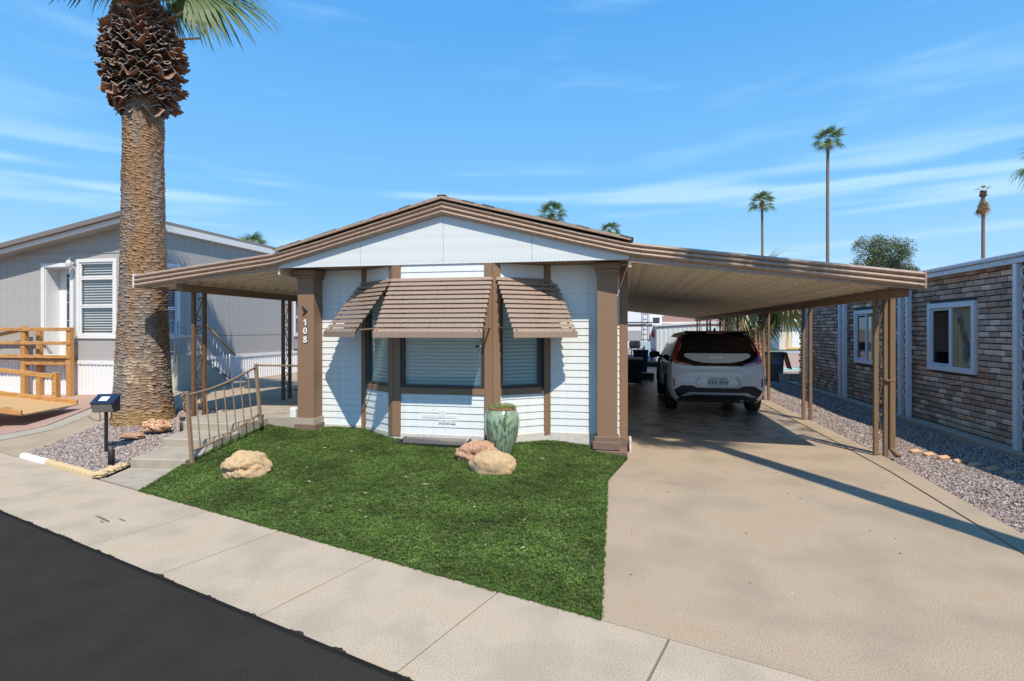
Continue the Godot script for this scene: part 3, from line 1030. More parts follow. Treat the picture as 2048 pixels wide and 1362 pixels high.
	for k in 3:
		var y: float = [1.752, 1.626, 1.496][k]
		var back := text_mesh(["1", "0", "8"][k], 0.102, 0.004)
		var face := text_mesh(["1", "0", "8"][k], 0.094, 0.008)
		var d := wpart(h, "house_number", face, M.number_white, at(Vector3(cx, y, -7.352)), "white number %s on the brown column" % ["1", "0", "8"][k])
		part(d, "shadow_plate", back, M.black_metal, at(Vector3(0.004, -0.003, -0.005)))
	var orn := sf()
	prism(orn, pv([-0.045, 0.065, -0.030, 0.072, -0.026, 0.056, -0.012, 0.038, 0.0, 0.040, 0.010, 0.020, 0.040, 0.012, 0.046, -0.006, 0.030, -0.022, 0.012, -0.030, -0.002, -0.046, -0.014, -0.068, -0.034, -0.070, -0.028, -0.050, -0.012, -0.034, -0.006, -0.014, -0.020, 0.010, -0.036, 0.030, -0.032, 0.048]), 0.008, at(Vector3(-4.622, 1.925, -7.346)))
	wpart(h, "column_ornament", done(orn), M.black_metal)
	# maker's lettering on the bay
	wpart(h, "lettering", text_mesh("HOMES", 0.052, 0.008), M.number_white, at(Vector3(-2.335, 0.395, BAY_Z + 0.022)))
	wpart(h, "name_plate", box(Vector3(-2.46, 0.44, BAY_Z + 0.006), Vector3(-2.36, 0.55, BAY_Z + 0.020), 0.004), M.siding)
	wpart(h, "name_plate", box(Vector3(-2.69, 0.435, BAY_Z + 0.006), Vector3(-2.20, 0.482, BAY_Z + 0.0165), 0.003), M.siding)
	# white outlet box on the porch side of the column
	var ob := sf()
	bx(ob, at(Vector3(-4.83, 0.40, -7.40)), Vector3(0.10, 0.16, 0.10), 0.02)
	wpart(h, "outlet_box", done(ob), M.white_plastic)

func bay_window(h: Node3D, a: Vector2, b: Vector2, ia: float, ib: float) -> void:
	var turn := wall_turn(a, b)
	var c := (a + b) * 0.5
	var long := a.distance_to(b)
	var t := Transform3D(turn, Vector3(c.x, 0, c.y))
	var l := -long * 0.5 + ia
	var r := long * 0.5 - ib
	var inv := h.global_transform.affine_inverse()
	part(h, "window_sill", box(Vector3(l - 0.01, 0.762, 0.0), Vector3(r + 0.01, 0.848, 0.026)), M.trim, inv * t)
	part(h, "window_head", box(Vector3(l - 0.01, 2.165, 0.0), Vector3(r + 0.01, 2.245, 0.026)), M.trim, inv * t)
	var fr := sf()
	for q in [[l, l + 0.035, 0.85, 2.164], [r - 0.035, r, 0.85, 2.164], [l + 0.035, r - 0.035, 0.85, 0.885], [l + 0.035, r - 0.035, 2.13, 2.164]]:
		bx(fr, at(Vector3((q[0] + q[1]) * 0.5, (q[2] + q[3]) * 0.5, -0.01)), Vector3(q[1] - q[0], q[3] - q[2], 0.05), 0.004)
	var w := part(h, "window", done(fr), M.window_frame, inv * t)
	part(w, "pane", box(Vector3(l + 0.035, 0.885, -0.024), Vector3(r - 0.035, 2.13, -0.020), 0.0), M.pane)
	var bl := sf()
	var y := 0.91
	while y < 2.12:
		bx(bl, Transform3D(Basis(Vector3.RIGHT, -1.0), Vector3((l + r) * 0.5, y, -0.062)), Vector3(r - l - 0.075, 0.0022, 0.052))
		y += 0.050
	var o := part(w, "blind", done(bl), M.blind)
	o.set_meta("kind", "stuff")
	var cd := sf()
	var cords := 4 if long > 1.0 else 2
	for k in cords:
		var x := lerpf(l + 0.12, r - 0.12, k / float(cords - 1))
		bx(cd, at(Vector3(x, 1.5, -0.035)), Vector3(0.003, 1.22, 0.002))
	part(w, "blind_cord", done(cd), M.blind)
	if long > 1.0:
		part(w, "window_sticker", box(Vector3(r - 0.125, 1.405, -0.019), Vector3(r - 0.075, 1.432, -0.017), 0.0), M.black_metal)
		part(w, "window_sticker", box(Vector3(r - 0.074, 1.405, -0.019), Vector3(r - 0.048, 1.432, -0.017), 0.0), M.number_white)

# ---------------------------------------------------------------- carport and porch roofs
# a roofing pan: a flat tray with one folded rib hanging below, w wide (z), from x0, y0 to x1, y1
func roof_pan(x0: float, y0: float, x1: float, y1: float, w: float) -> ArrayMesh:
	var st := sf()
	var prof := [Vector2(0.0, 0.0), Vector2(w * 0.40, 0.004), Vector2(w * 0.80, 0.0), Vector2(w * 0.83, -0.040), Vector2(w * 0.93, -0.040), Vector2(w * 0.96, 0.0), Vector2(w, 0.0)]
	for k in prof.size() - 1:
		var a: Vector2 = prof[k]
		var b: Vector2 = prof[k + 1]
		for d in [0.0, 0.004]:
			var p := [Vector3(x0, y0 + a.y + d, -a.x), Vector3(x1, y1 + a.y + d, -a.x), Vector3(x1, y1 + b.y + d, -b.x), Vector3(x0, y0 + b.y + d, -b.x)]
			if d > 0.0:
				quad(st, p[0], p[3], p[2], p[1])
			else:
				quad(st, p[0], p[1], p[2], p[3])
	return done(st)

# one C scroll with curled ends, drawn in the x-y plane
func scroll(w: float, h: float) -> ArrayMesh:
	var pts := []
	for k in 15:
		var a := 4.4 - k * 0.42
		var r := w * (0.10 + 0.24 * k / 14.0)
		pts.append(Vector3(w * 0.08 + cos(a) * r, h * 0.36 + sin(a) * r, 0))
	for k in 6:
		var v := (k + 1) / 7.0
		pts.append(Vector3(lerpf(w * 0.36, -w * 0.36, v), lerpf(h * 0.28, -h * 0.26, v), 0))
	for k in 15:
		var a := PI + 1.4 - 4.4 + 3.0 + k * 0.42
		var r := w * (0.34 - 0.24 * k / 14.0)
		pts.append(Vector3(-w * 0.04 + cos(a) * r, -h * 0.34 + sin(a) * r, 0))
	var st := sf(true)
	tube(st, pts, [maxf(0.0065, w * 0.05)], 5)
	return done(st)

func scroll_post(parent: Node3D, p: Vector3, top: float, gap: float, turn: float, m: Material, size := 0.042) -> void:
	var st := sf()
	var d := Vector3(cos(turn), 0, -sin(turn)) * gap * 0.5
	for s in [-1.0, 1.0]:
		var one := sf()
		bx(one, Transform3D(Basis(Vector3.UP, turn), Vector3(p.x, (p.y + top) * 0.5, p.z) + d * s), Vector3(size, top - p.y, size), 0.004)
		wpart(parent, "post", done(one), m)
	var inner := gap - size
	var sc := scroll(inner, 0.42)
	var y := top - 0.26
	var k := 0
	while y > p.y + 0.2:
		wpart(parent, "scroll", sc, m, Transform3D(Basis(Vector3.UP, turn) * Basis.from_scale(Vector3(1, 1 if k % 2 == 0 else -1, 1)), Vector3(p.x, y, p.z)))
		y -= 0.46
		k += 1

func build_carport() -> void:
	var c := thing("carport", "brown metal carport roof on scrollwork posts over the driveway", "carport", Vector3(1.7, 0, -16))
	wpart(c, "front_fascia", ribbed([[0.223, 2.563, 2.730], [3.375, 2.118, 2.308]], GABLE_Z + 0.045), M.fascia)
	wpart(c, "end_closure", prismm([Vector2(0.10, 2.50), Vector2(3.37, 2.10), Vector2(3.37, 2.29), Vector2(0.10, 2.72)], 0.008, at(Vector3(0, 0, GABLE_Z + 0.028))), M.fascia)
	wpart(c, "fascia_end", box(Vector3(3.375, 2.112, GABLE_Z + 0.02), Vector3(3.395, 2.315, GABLE_Z + 0.085), 0.002), M.fascia)
	wpart(c, "side_gutter", box(Vector3(3.372, 2.118, -26.2), Vector3(3.392, 2.30, GABLE_Z + 0.018), 0.003), M.fascia)
	var pan := roof_pan(0.10, 2.575, 3.37, 2.175, 0.32)
	for k in 60:
		wpart(c, "roof_pan", pan, M.pan, at(Vector3(0, 0, GABLE_Z + 0.02 - k * 0.32)))
	wpart(c, "beam", box(Vector3(3.23, 2.035, -26.1), Vector3(3.335, 2.132, -7.3), 0.005), M.trim)
	wpart(c, "ledger", box(Vector3(0.075, 2.44, -26.1), Vector3(0.115, 2.525, GABLE_Z), 0.003), M.pan)
	for k in 7:
		scroll_post(c, Vector3(3.29, 0.0, -7.93 - k * 2.9), 2.035, 0.115, 0.0, M.post_paint, 0.052)
	# downspout on the front post
	var ds := sf()
	bx(ds, at(Vector3(3.410, 1.09, -7.90)), Vector3(0.066, 2.0, 0.06), 0.008)
	bar(ds, Vector3(3.405, 0.10, -7.90), Vector3(3.45, 0.03, -7.80), 0.062, 0.055, Vector3.UP, 0.008)
	wpart(c, "downspout", done(ds), M.post_paint)
	wpart(c, "strap", box(Vector3(3.33, 0.98, -7.935), Vector3(3.44, 1.0, -7.865), 0.002), M.post_paint)

func build_porch() -> void:
	var p := thing("porch_roof", "brown metal porch roof on scrollwork posts left of the bay front", "porch roof", Vector3(-6, 0.33, -10))
	wpart(p, "front_fascia", ribbed([[-7.30, 2.290, 2.492], [-5.063, 2.552, 2.735]], GABLE_Z + 0.045), M.fascia)
	wpart(p, "end_closure", prismm([Vector2(-7.295, 2.275), Vector2(-4.9, 2.52), Vector2(-4.9, 2.72), Vector2(-7.295, 2.47)], 0.008, at(Vector3(0, 0, GABLE_Z + 0.028))), M.fascia)
	wpart(p, "fascia_end", box(Vector3(-7.322, 2.285, GABLE_Z + 0.02), Vector3(-7.302, 2.50, GABLE_Z + 0.085), 0.002), M.white_plastic)
	wpart(p, "side_gutter", box(Vector3(-7.318, 2.29, -14.1), Vector3(-7.298, 2.47, GABLE_Z + 0.018), 0.003), M.fascia)
	var pan := roof_pan(-7.295, 2.345, -4.885, 2.59, 0.32)
	for k in 22:
		wpart(p, "roof_pan", pan, M.pan, at(Vector3(0, 0, GABLE_Z + 0.02 - k * 0.32)))
	wpart(p, "beam", box(Vector3(-6.72, 2.235, -14.2), Vector3(-6.62, 2.352, -7.22), 0.005), M.trim)
	wpart(p, "ledger", box(Vector3(-4.905, 2.44, -14.1), Vector3(-4.88, 2.54, GABLE_Z), 0.003), M.pan)
	for k in 3:
		scroll_post(p, Vector3(-6.66, 0.2 if k == 0 else 0.25, [-7.62, -9.95, -12.4][k]), 2.235, 0.225, PI / 2, M.iron_post, 0.055)

# ---------------------------------------------------------------- louvred awnings over the bay windows
func build_awnings() -> void:
	var labels := ["brown louvred metal awning over the left slanted bay window", "wide brown louvred metal awning over the middle bay window", "brown louvred metal awning over the right slanted bay window"]
	var edges := [[Vector2(-3.78, WALL_Z), Vector2(-3.115, BAY_Z), -0.10, 0.02], [Vector2(-3.115, BAY_Z), Vector2(-1.708, BAY_Z), -0.03, 0.02], [Vector2(-1.708, BAY_Z), Vector2(-1.05, WALL_Z), 0.03, 0.14]]
	for k in 3:
		var a: Vector2 = edges[k][0]
		var b: Vector2 = edges[k][1]
		var turn := wall_turn(a, b)
		var mid := (a + b) * 0.5
		var o := thing("window_awning", labels[k], "awning", Vector3(mid.x, 2.337, mid.y), 0.0, "louvred awnings of the bay window")
		o.transform.basis = turn
		var l: float = -a.distance_to(b) * 0.5 + edges[k][2]
		var r: float = a.distance_to(b) * 0.5 + edges[k][3]
		var n := 12
		for i in n:
			var v := i / float(n - 1)
			var y := -0.015 - v * 0.695
			var z := 0.05 + v * 0.535
			var st := sf()
			# a slat with a rolled front lip, tips cut to a point
			var tip := 0.016
			var in_y := 0.028
			var top := [Vector3(l + tip, y + in_y, z - 0.012), Vector3(r - tip, y + in_y, z - 0.012), Vector3(r + 0.004, y - 0.012, z + 0.016), Vector3(l - 0.004, y - 0.012, z + 0.016)]
			var dn := Vector3(0, -0.003, -0.004)
			quad(st, top[0], top[1], top[2], top[3])
			quad(st, top[3] + dn, top[2] + dn, top[1] + dn, top[0] + dn)
			var fl := Vector3(0, 0.006, -0.034)
			quad(st, top[0] + fl, top[1] + fl, top[1], top[0])
			quad(st, top[0] + fl, top[0] + dn, top[1] + dn, top[1] + fl)
			quad(st, top[3], top[2], top[2] + dn, top[3] + dn)
			quad(st, top[1], top[0], top[0] + dn, top[1] + dn)
			quad(st, top[0], top[3], top[3] + dn, top[0] + dn)
			quad(st, top[2], top[1], top[1] + dn, top[2] + dn)
			part(o, "slat", done(st), M.awning)
		# front valance, side rails that carry the slats, and the stay arms
		part(o, "valance", box(Vector3(l, -0.795, 0.602), Vector3(r, -0.716, 0.612), 0.002), M.awning)
		for s in range(3 if k == 1 else 2):
			var x := lerpf(l + 0.06, r - 0.06, s / (2.0 if k == 1 else 1.0))
			part(o, "rail", barm(Vector3(x, -0.03, 0.02), Vector3(x, -0.745, 0.58), 0.02, 0.02, Vector3.RIGHT, 0.002), M.trim)
		for x in [l + 0.05, r - 0.05]:
			part(o, "stay_arm", barm(Vector3(x, -0.70, 0.60), Vector3(x, -0.66, 0.03), 0.018, 0.018, Vector3.RIGHT, 0.002), M.iron_brown)

# ---------------------------------------------------------------- brick house on the right
func brick_mesh(sd: int) -> ArrayMesh:
	# face towards -x, long side along z; unit length so that cut bricks share it
	var r := RandomNumberGenerator.new()
	r.seed = sd
	var st := sf()
	var g := []
	for j in 4:
		var row := []
		for i in 5:
			var edge := (i == 0 or i == 4 or j == 0 or j == 3)
			var bulge := r.randf_range(0.004, 0.009) if edge else r.randf_range(0.008, 0.016)
			row.append(Vector3(-0.020 - bulge, (j / 3.0 - 0.5) * 0.069 + (r.randf_range(-0.002, 0.002)), i / 4.0 - 0.5 + (0.0 if i == 0 or i == 4 else r.randf_range(-0.04, 0.04))))
		g.append(row)
	for j in 3:
		for i in 4:
			quad(st, g[j][i], g[j][i + 1], g[j + 1][i + 1], g[j + 1][i])
	var back := Vector3(0.05, 0, 0)
	for i in 4:
		quad(st, g[0][i], g[0][i] + back, g[0][i + 1] + back, g[0][i + 1])
		quad(st, g[3][i], g[3][i + 1], g[3][i + 1] + back, g[3][i] + back)
	for j in 3:
		quad(st, g[j][0], g[j + 1][0], g[j + 1][0] + back, g[j][0] + back)
		quad(st, g[j][4], g[j][4] + back, g[j + 1][4] + back, g[j + 1][4])
	return done(st)

func build_brick_house() -> void:
	var h := thing("brick_house", "long low brown brick house with white iron posts beside the driveway", "house", Vector3(8.5, 0, -11))
	wpart(h, "wall_core", box(Vector3(5.280, -0.05, -17.9), Vector3(5.5, 2.56, -3.0), 0.0), M.mortar)
	wpart(h, "end_wall", box(Vector3(5.51, -0.05, -17.9), Vector3(11.5, 2.56, -17.7), 0.0), M.mortar)
	wpart(h, "end_wall", box(Vector3(5.51, -0.05, -3.2), Vector3(11.5, 2.56, -3.0), 0.0), M.mortar)
	wpart(h, "far_wall", box(Vector3(11.51, -0.05, -17.9), Vector3(11.7, 2.56, -3.0), 0.0), M.mortar)
	wpart(h, "footing", box(Vector3(5.02, -0.06, -18.4), Vector3(5.27, 0.045, -2.8), 0.01), M.concrete_step)
	wpart(h, "roof_slab", box(Vector3(5.16, 2.57, -18.2), Vector3(11.9, 2.66, -2.7), 0.005), M.white_paint)
	wpart(h, "fascia", box(Vector3(5.10, 2.525, -18.3), Vector3(5.14, 2.60, -2.6), 0.004), M.rv_blue)
	wpart(h, "fascia", box(Vector3(5.07, 2.603, -18.3), Vector3(5.155, 2.668, -2.6), 0.012), M.rv_blue)
	var shapes := [brick_mesh(1), brick_mesh(2), brick_mesh(3)]
	var cols := [Color(0.255, 0.225, 0.208), Color(0.305, 0.272, 0.252), Color(0.165, 0.135, 0.120), Color(0.225, 0.175, 0.148), Color(0.385, 0.352, 0.328), Color(0.31, 0.195, 0.145), Color(0.205, 0.178, 0.165)]
	var mats := []
	var smear := noise_tex(40, 0.05, [Color(0.60, 0.56, 0.56), Color(0.95, 0.94, 0.93), Color(1.0, 1.0, 1.0)], [0.25, 0.5, 0.8], 512, 5)
	for c in cols:
		var m := mat("brick_%d" % mats.size(), lin(c.r * 2.3, c.g * 2.0, c.b * 1.75), 0.92, smear, Vector3.ONE * 5.0, M.bump, 0.06)
		mats.append(m)
	var holes := [[-10.80, -9.49, 0.96, 2.09], [-13.88, -12.70, 0.90, 2.08]]
	var rest := []
	var tints := []
	var near := 0
	var pitch := 0.0868
	for row in 29:
		var y := 0.055 + (row + 0.5) * pitch
		var z := -3.6 - (0.115 if row % 2 else 0.0)
		while z > -17.85:
			var l := rng.randf_range(0.215, 0.228)
			var spans := [[z - l, z]]
			for q in holes:
				if y + 0.04 > q[2] and y - 0.04 < q[3]:
					var cut := []
					for s in spans:
						if s[1] <= q[0] or s[0] >= q[1]:
							cut.append(s)
						else:
							if s[0] < q[0] - 0.03:
								cut.append([s[0], q[0] - 0.008])
							if s[1] > q[1] + 0.03:
								cut.append([q[1] + 0.008, s[1]])
					spans = cut
			for s in spans:
				if s[1] < -17.85 or s[0] > -7.2:
					continue
				var pick := rng.randi_range(0, 6)
				if pick == 5 and rng.randf() < 0.75:
					pick = 0
				# reddish patched courses round the near window
				if s[0] > -11.3 and s[1] < -9.0 and (absf(y - 1.25) < 0.5) and rng.randf() < 0.25:
					pick = 5
				var c := Vector3(5.272 + rng.randf_range(-0.003, 0.003), y + rng.randf_range(-0.002, 0.002), (s[0] + s[1]) * 0.5)
				var t := Transform3D(Basis.from_scale(Vector3(1, 1, s[1] - s[0])), c)
				if s[0] > -10.35 and s[1] < -8.2 and near < 300:
					near += 1
					wpart(h, "brick", shapes[rng.randi_range(0, 2)], mats[pick], t)
				else:
					rest.append(h.transform.affine_inverse() * t)
					var v := rng.randf_range(0.8, 1.2)
					tints.append(Color(cols[pick].r * v * 2.1, cols[pick].g * v * 1.85, cols[pick].b * v * 1.6))
			z -= l + 0.017
	M.brick_far.albedo_texture = smear
	many("brickwork", shapes[0], M.brick_far, rest, tints, h)
	brick_window(h, -10.80, -9.49, 0.96, 2.09, true)
	brick_window(h, -13.88, -12.70, 0.90, 2.08, false)
	for z in [-17.1, -14.35, -11.42, -8.29]:
		var one := thing("iron_porch_post", {-17.1: "white iron scroll post at the far end of the brick wall", -14.35: "white iron scroll post left of the far brick house window", -11.42: "white iron scroll post between the two brick house windows", -8.29: "white iron scroll post nearest the street on the brick house"}[z], "post", Vector3(5.14, 0.0, z), 0.0, "white iron posts along the brick house")
		scroll_post(one, Vector3(5.14, 0.045, z), 2.522, 0.33 if z > -9.0 else 0.28, PI / 2, M.white_post, 0.075)
	# slanted half-buried edging bricks
	for k in 8:
		var v := k / 7.0
		var p := Vector3(lerpf(3.93, 4.52, v), -0.028, lerpf(-8.45, -7.22, v))
		var st := sf()
		bx(st, Transform3D(Basis(Vector3.UP, 0.55) * Basis(Vector3.RIGHT, 0.35), Vector3.ZERO), Vector3(0.17, 0.05, 0.07), 0.006)
		solo("edging_brick", done(st), M.orange_brick, "orange edging brick half buried in the gravel, number %s along the row from the carport" % ["one", "two", "three", "four", "five", "six", "seven", "eight"][k], "brick", p, 0.0, "sawtooth brick edging in the gravel")

func brick_window(h: Node3D, z0: float, z1: float, y0: float, y1: float, parrot: bool) -> void:
	var w := wpart(h, "window", frame_mesh(z0, z1, y0, y1, 0.085, 5.205, 5.275), M.white_post)
	var zm := lerpf(z0, z1, 0.5)
	wpart(w, "mullion", box(Vector3(5.222, y0 + 0.085, zm - 0.022), Vector3(5.262, y1 - 0.085, zm + 0.022), 0.003), M.white_post)
	wpart(w, "sash", frame_mesh(z0 + 0.088, zm - 0.024, y0 + 0.088, y1 - 0.088, 0.035, 5.235, 5.262), M.shed)
	wpart(w, "pane", box(Vector3(5.246, y0 + 0.12, z0 + 0.12), Vector3(5.249, y1 - 0.12, zm - 0.055), 0.0), M.pane_dark)
	wpart(w, "pane", box(Vector3(5.246, y0 + 0.086, zm + 0.024), Vector3(5.249, y1 - 0.086, z1 - 0.086), 0.0), M.pane_clear)
	wpart(w, "curtain", box(Vector3(5.27, y0 + 0.08, z0 + 0.08), Vector3(5.274, y1 - 0.08, zm), 0.0), M.curtain)
	# a printed screen hangs behind the right sash: a bird on pale yellow
	var back := wpart(w, "printed_screen", box(Vector3(5.268, y0 + 0.08, zm + 0.002), Vector3(5.273, y1 - 0.08, z1 - 0.08), 0.0), M.screen_yellow)
	var c := Vector3(5.2655, (y0 + y1) * 0.5, lerpf(zm, z1, 0.42))
	var shapes := [[M.print_green, [-0.12, 0.30, -0.06, 0.36, 0.01, 0.30, 0.03, 0.16, 0.12, 0.02, 0.14, -0.16, 0.02, -0.10, -0.08, 0.06, -0.09, 0.2]], [M.print_blue, [-0.06, 0.02, 0.06, 0.06, 0.16, -0.08, 0.17, -0.30, 0.10, -0.34, 0.05, -0.12]], [M.print_teal, [0.0, -0.14, 0.10, -0.16, 0.13, -0.38, 0.07, -0.42, 0.03, -0.28]], [M.red_lens, [0.03, 0.0, 0.06, 0.02, 0.15, -0.09, 0.13, -0.11]], [M.black_metal, [-0.14, 0.31, -0.11, 0.32, -0.10, 0.24, -0.13, 0.22]]]
	if not parrot:
		shapes = [[M.print_red, [-0.05, 0.38, 0.08, 0.30, 0.10, 0.10, 0.0, -0.05, -0.08, 0.12]], [M.print_green, [-0.02, -0.02, 0.1, 0.06, 0.12, -0.3, 0.02, -0.36]]]
	for k in shapes.size():
		var pts := pv(shapes[k][1])
		var turn := Transform3D(Basis(Vector3(0, 0, 1), Vector3.UP, Vector3(-1, 0, 0)), c + Vector3(-0.0006 * k, 0, 0))
		var st := sf()
		prism(st, pts, 0.0005, turn)
		wpart(back, "print", done(st), shapes[k][0])

# a rectangular frame in the plane of the wall x = const
func frame_mesh(z0: float, z1: float, y0: float, y1: float, w: float, xa: float, xb: float) -> ArrayMesh:
	var st := sf()
	var x := (xa + xb) * 0.5
	var d := absf(xb - xa)
	bx(st, at(Vector3(x, (y0 + y1) * 0.5, z0 + w * 0.5)), Vector3(d, y1 - y0, w), 0.004)
	bx(st, at(Vector3(x, (y0 + y1) * 0.5, z1 - w * 0.5)), Vector3(d, y1 - y0, w), 0.004)
	bx(st, at(Vector3(x, y0 + w * 0.5, (z0 + z1) * 0.5)), Vector3(d, w, z1 - z0 - 2 * w), 0.004)
	bx(st, at(Vector3(x, y1 - w * 0.5, (z0 + z1) * 0.5)), Vector3(d, w, z1 - z0 - 2 * w), 0.004)
	return done(st)

# the same in a wall that faces +z
func front_frame(x0: float, x1: float, y0: float, y1: float, w: float, za: float, zb: float) -> ArrayMesh:
	var st := sf()
	var z := (za + zb) * 0.5
	var d := absf(zb - za)
	bx(st, at(Vector3(x0 + w * 0.5, (y0 + y1) * 0.5, z)), Vector3(w, y1 - y0, d), 0.004)
	bx(st, at(Vector3(x1 - w * 0.5, (y0 + y1) * 0.5, z)), Vector3(w, y1 - y0, d), 0.004)
	bx(st, at(Vector3((x0 + x1) * 0.5, y0 + w * 0.5, z)), Vector3(x1 - x0 - 2 * w, w, d), 0.004)
	bx(st, at(Vector3((x0 + x1) * 0.5, y1 - w * 0.5, z)), Vector3(x1 - x0 - 2 * w, w, d), 0.004)
	return done(st)

# ---------------------------------------------------------------- grey house on the left
func build_grey_house() -> void:
	var h := thing("grey_house", "grey panelled mobile home with white trim behind the big palm", "house", Vector3(-16, 0.2, -17))
	var f := -10.1
	var s := -10.5
	var roof_y := func(x): return 4.02 - (s - x) * 0.187
	# front wall in pieces round the door recess and the window, side wall whole
	var front := [[-24.0, -12.86, 0.9], [-12.08, -11.9, 0.9], [-10.98, s, 0.9]]
	for q in front:
		wpart(h, "wall", prismm([Vector2(q[0], q[2]), Vector2(q[1], q[2]), Vector2(q[1], roof_y.call(q[1])), Vector2(q[0], roof_y.call(q[0]))], 0.1, at(Vector3(0, 0, f))), M.grey_siding)
	wpart(h, "wall", prismm([Vector2(-12.86, 3.06), Vector2(-12.08, 3.06), Vector2(-12.08, roof_y.call(-12.08)), Vector2(-12.86, roof_y.call(-12.86))], 0.1, at(Vector3(0, 0, f))), M.grey_siding)
	wpart(h, "wall", prismm([Vector2(-11.9, 3.14), Vector2(-10.98, 3.14), Vector2(-10.98, roof_y.call(-10.98)), Vector2(-11.9, roof_y.call(-11.9))], 0.1, at(Vector3(0, 0, f))), M.grey_siding)
	wpart(h, "wall", box(Vector3(-11.9, 0.9, f - 0.1), Vector3(-10.98, 1.51, f), 0.0), M.grey_siding)
	for q in [[-28.0, -17.05, 1.497, 3.93], [-17.05, -16.15, 2.92, 3.93], [-16.15, -11.29, 1.497, 3.93], [-11.29, -10.41, 3.13, 3.93], [-10.41, f - 0.003, 1.497, 3.93]]:
		wpart(h, "side_wall", box(Vector3(s - 0.1, q[2], q[0]), Vector3(s, q[3], q[1]), 0.0), M.grey_siding)
	wpart(h, "floor_deck", box(Vector3(-23.9, 0.85, -28), Vector3(s - 0.1, 0.9, f - 0.1), 0.0), M.room)
	wpart(h, "side_wall", box(Vector3(s - 0.1, 0.9, -28), Vector3(s, 1.485, f - 0.003), 0.0), M.grey_siding)
	wpart(h, "back_wall", box(Vector3(-24, 0.2, -28.1), Vector3(s, 3.0, -28.003), 0.0), M.grey_siding)
	wpart(h, "corner_board", box(Vector3(s - 0.12, 0.9, f - 0.12), Vector3(s + 0.012, 3.95, f + 0.012), 0.004), M.grey_siding)
	# thin vertical battens of the panel joints
	var gr := sf()
	var x := -23.9
	while x < -10.6:
		if not (x > -12.95 and x < -12.0) and not (x > -12.0 and x < -10.9):
			bx(gr, at(Vector3(x, (0.95 + roof_y.call(x)) * 0.5, f + 0.002)), Vector3(0.012, roof_y.call(x) - 0.97, 0.005))
		x += 0.203
	var z := -10.35
	while z > -27.8:
		if not (z > -11.37 and z < -10.33) and not (z > -17.13 and z < -16.07):
			bx(gr, at(Vector3(s + 0.002, 2.71, z)), Vector3(0.005, 2.40, 0.012))
		bx(gr, at(Vector3(s + 0.002, 1.20, z)), Vector3(0.005, 0.56, 0.012))
		z -= 0.203
	wpart(h, "panel_joints", done(gr), M.grey_siding).set_meta("kind", "stuff")
	wpart(h, "band", box(Vector3(-24, 3.345, f + 0.002), Vector3(s - 0.02, 3.36, f + 0.016), 0.002), M.grey_siding)
	# skirting of ribbed white metal with a top rail
	for q in [[Vector2(-24, f), Vector2(s, f)], [Vector2(s, f), Vector2(s, -28)]]:
		var a: Vector2 = q[0]
		var b: Vector2 = q[1]
		var turn := wall_turn(a, b)
		var long := a.distance_to(b)
		var st := sf()
		var px := 0.0
		while px < long - 0.1:
			var o := Transform3D(turn, Vector3(a.x, 0, a.y))
			var prof := [Vector2(px, 0.0), Vector2(px + 0.05, 0.0), Vector2(px + 0.06, 0.018), Vector2(px + 0.09, 0.018), Vector2(px + 0.10, 0.0)]
			for k in 4:
				quad(st, o * Vector3(prof[k].x, 0.1, prof[k].y), o * Vector3(prof[k].x, 0.90, prof[k].y), o * Vector3(prof[k + 1].x, 0.90, prof[k + 1].y), o * Vector3(prof[k + 1].x, 0.1, prof[k + 1].y))
			px += 0.10
		wpart(h, "skirting", done(st), M.white_paint)
		var rail := sf()
		bar(rail, Vector3(a.x, 0.915, a.y) + turn.z * 0.016, Vector3(b.x, 0.915, b.y) + turn.z * 0.016, 0.085, 0.03, turn.z, 0.004)
		wpart(h, "skirting_rail", done(rail), M.white_paint)
	# roof: slab rising to the right, white fascias
	var rt := sf()
	bar(rt, Vector3(-24.3, 1.56, 0), Vector3(s + 0.12, 4.115, 0), 0.10, 18.6, Vector3.BACK)
	wpart(h, "roof", done(rt), M.shingle_grey, at(Vector3(0, 0, -19.0)))
	var rk := sf()
	bar(rk, Vector3(-24.3, 1.49, f + 0.30), Vector3(s + 0.10, 4.035, f + 0.30), 0.15, 0.03, Vector3.BACK, 0.003)
	wpart(h, "rake_board", done(rk), M.white_paint)
	var sft := sf()
	bar(sft, Vector3(-24.3, 1.43, f + 0.14), Vector3(s + 0.08, 3.975, f + 0.14), 0.02, 0.28, Vector3.BACK)
	wpart(h, "rake_soffit", done(sft), M.grey_siding)
	wpart(h, "eave_board", box(Vector3(s + 0.10, 3.93, -28.3), Vector3(s + 0.13, 4.08, f + 0.285), 0.003), M.white_paint)
	wpart(h, "eave_soffit", box(Vector3(s, 3.93, -28.3), Vector3(s + 0.098, 3.95, f + 0.28), 0.0), M.white_paint)
	# recessed white door
	wpart(h, "door_casing", front_frame(-12.96, -12.07, 1.0, 3.15, 0.09, f + 0.001, f + 0.025), M.white_paint)
	wpart(h, "door_reveal", box(Vector3(-12.86, 1.0, f - 0.32), Vector3(-12.84, 3.06, f), 0.0), M.white_paint)
	wpart(h, "door_reveal", box(Vector3(-12.10, 1.0, f - 0.32), Vector3(-12.08, 3.06, f), 0.0), M.white_paint)
	wpart(h, "door_reveal", box(Vector3(-12.839, 3.04, f - 0.32), Vector3(-12.101, 3.06, f), 0.0), M.white_paint)
	var door := wpart(h, "door", box(Vector3(-12.838, 1.0, f - 0.34), Vector3(-12.102, 3.038, f - 0.30), 0.004), M.white_paint)
	wpart(door, "door_glass", box(Vector3(-12.62, 1.70, f - 0.30), Vector3(-12.20, 2.93, f - 0.293), 0.0), M.door_glass)
	var came := sf()
	for gx in [-12.53, -12.41, -12.29]:
		bx(came, at(Vector3(gx, 2.315, f - 0.289)), Vector3(0.008, 1.21, 0.006))
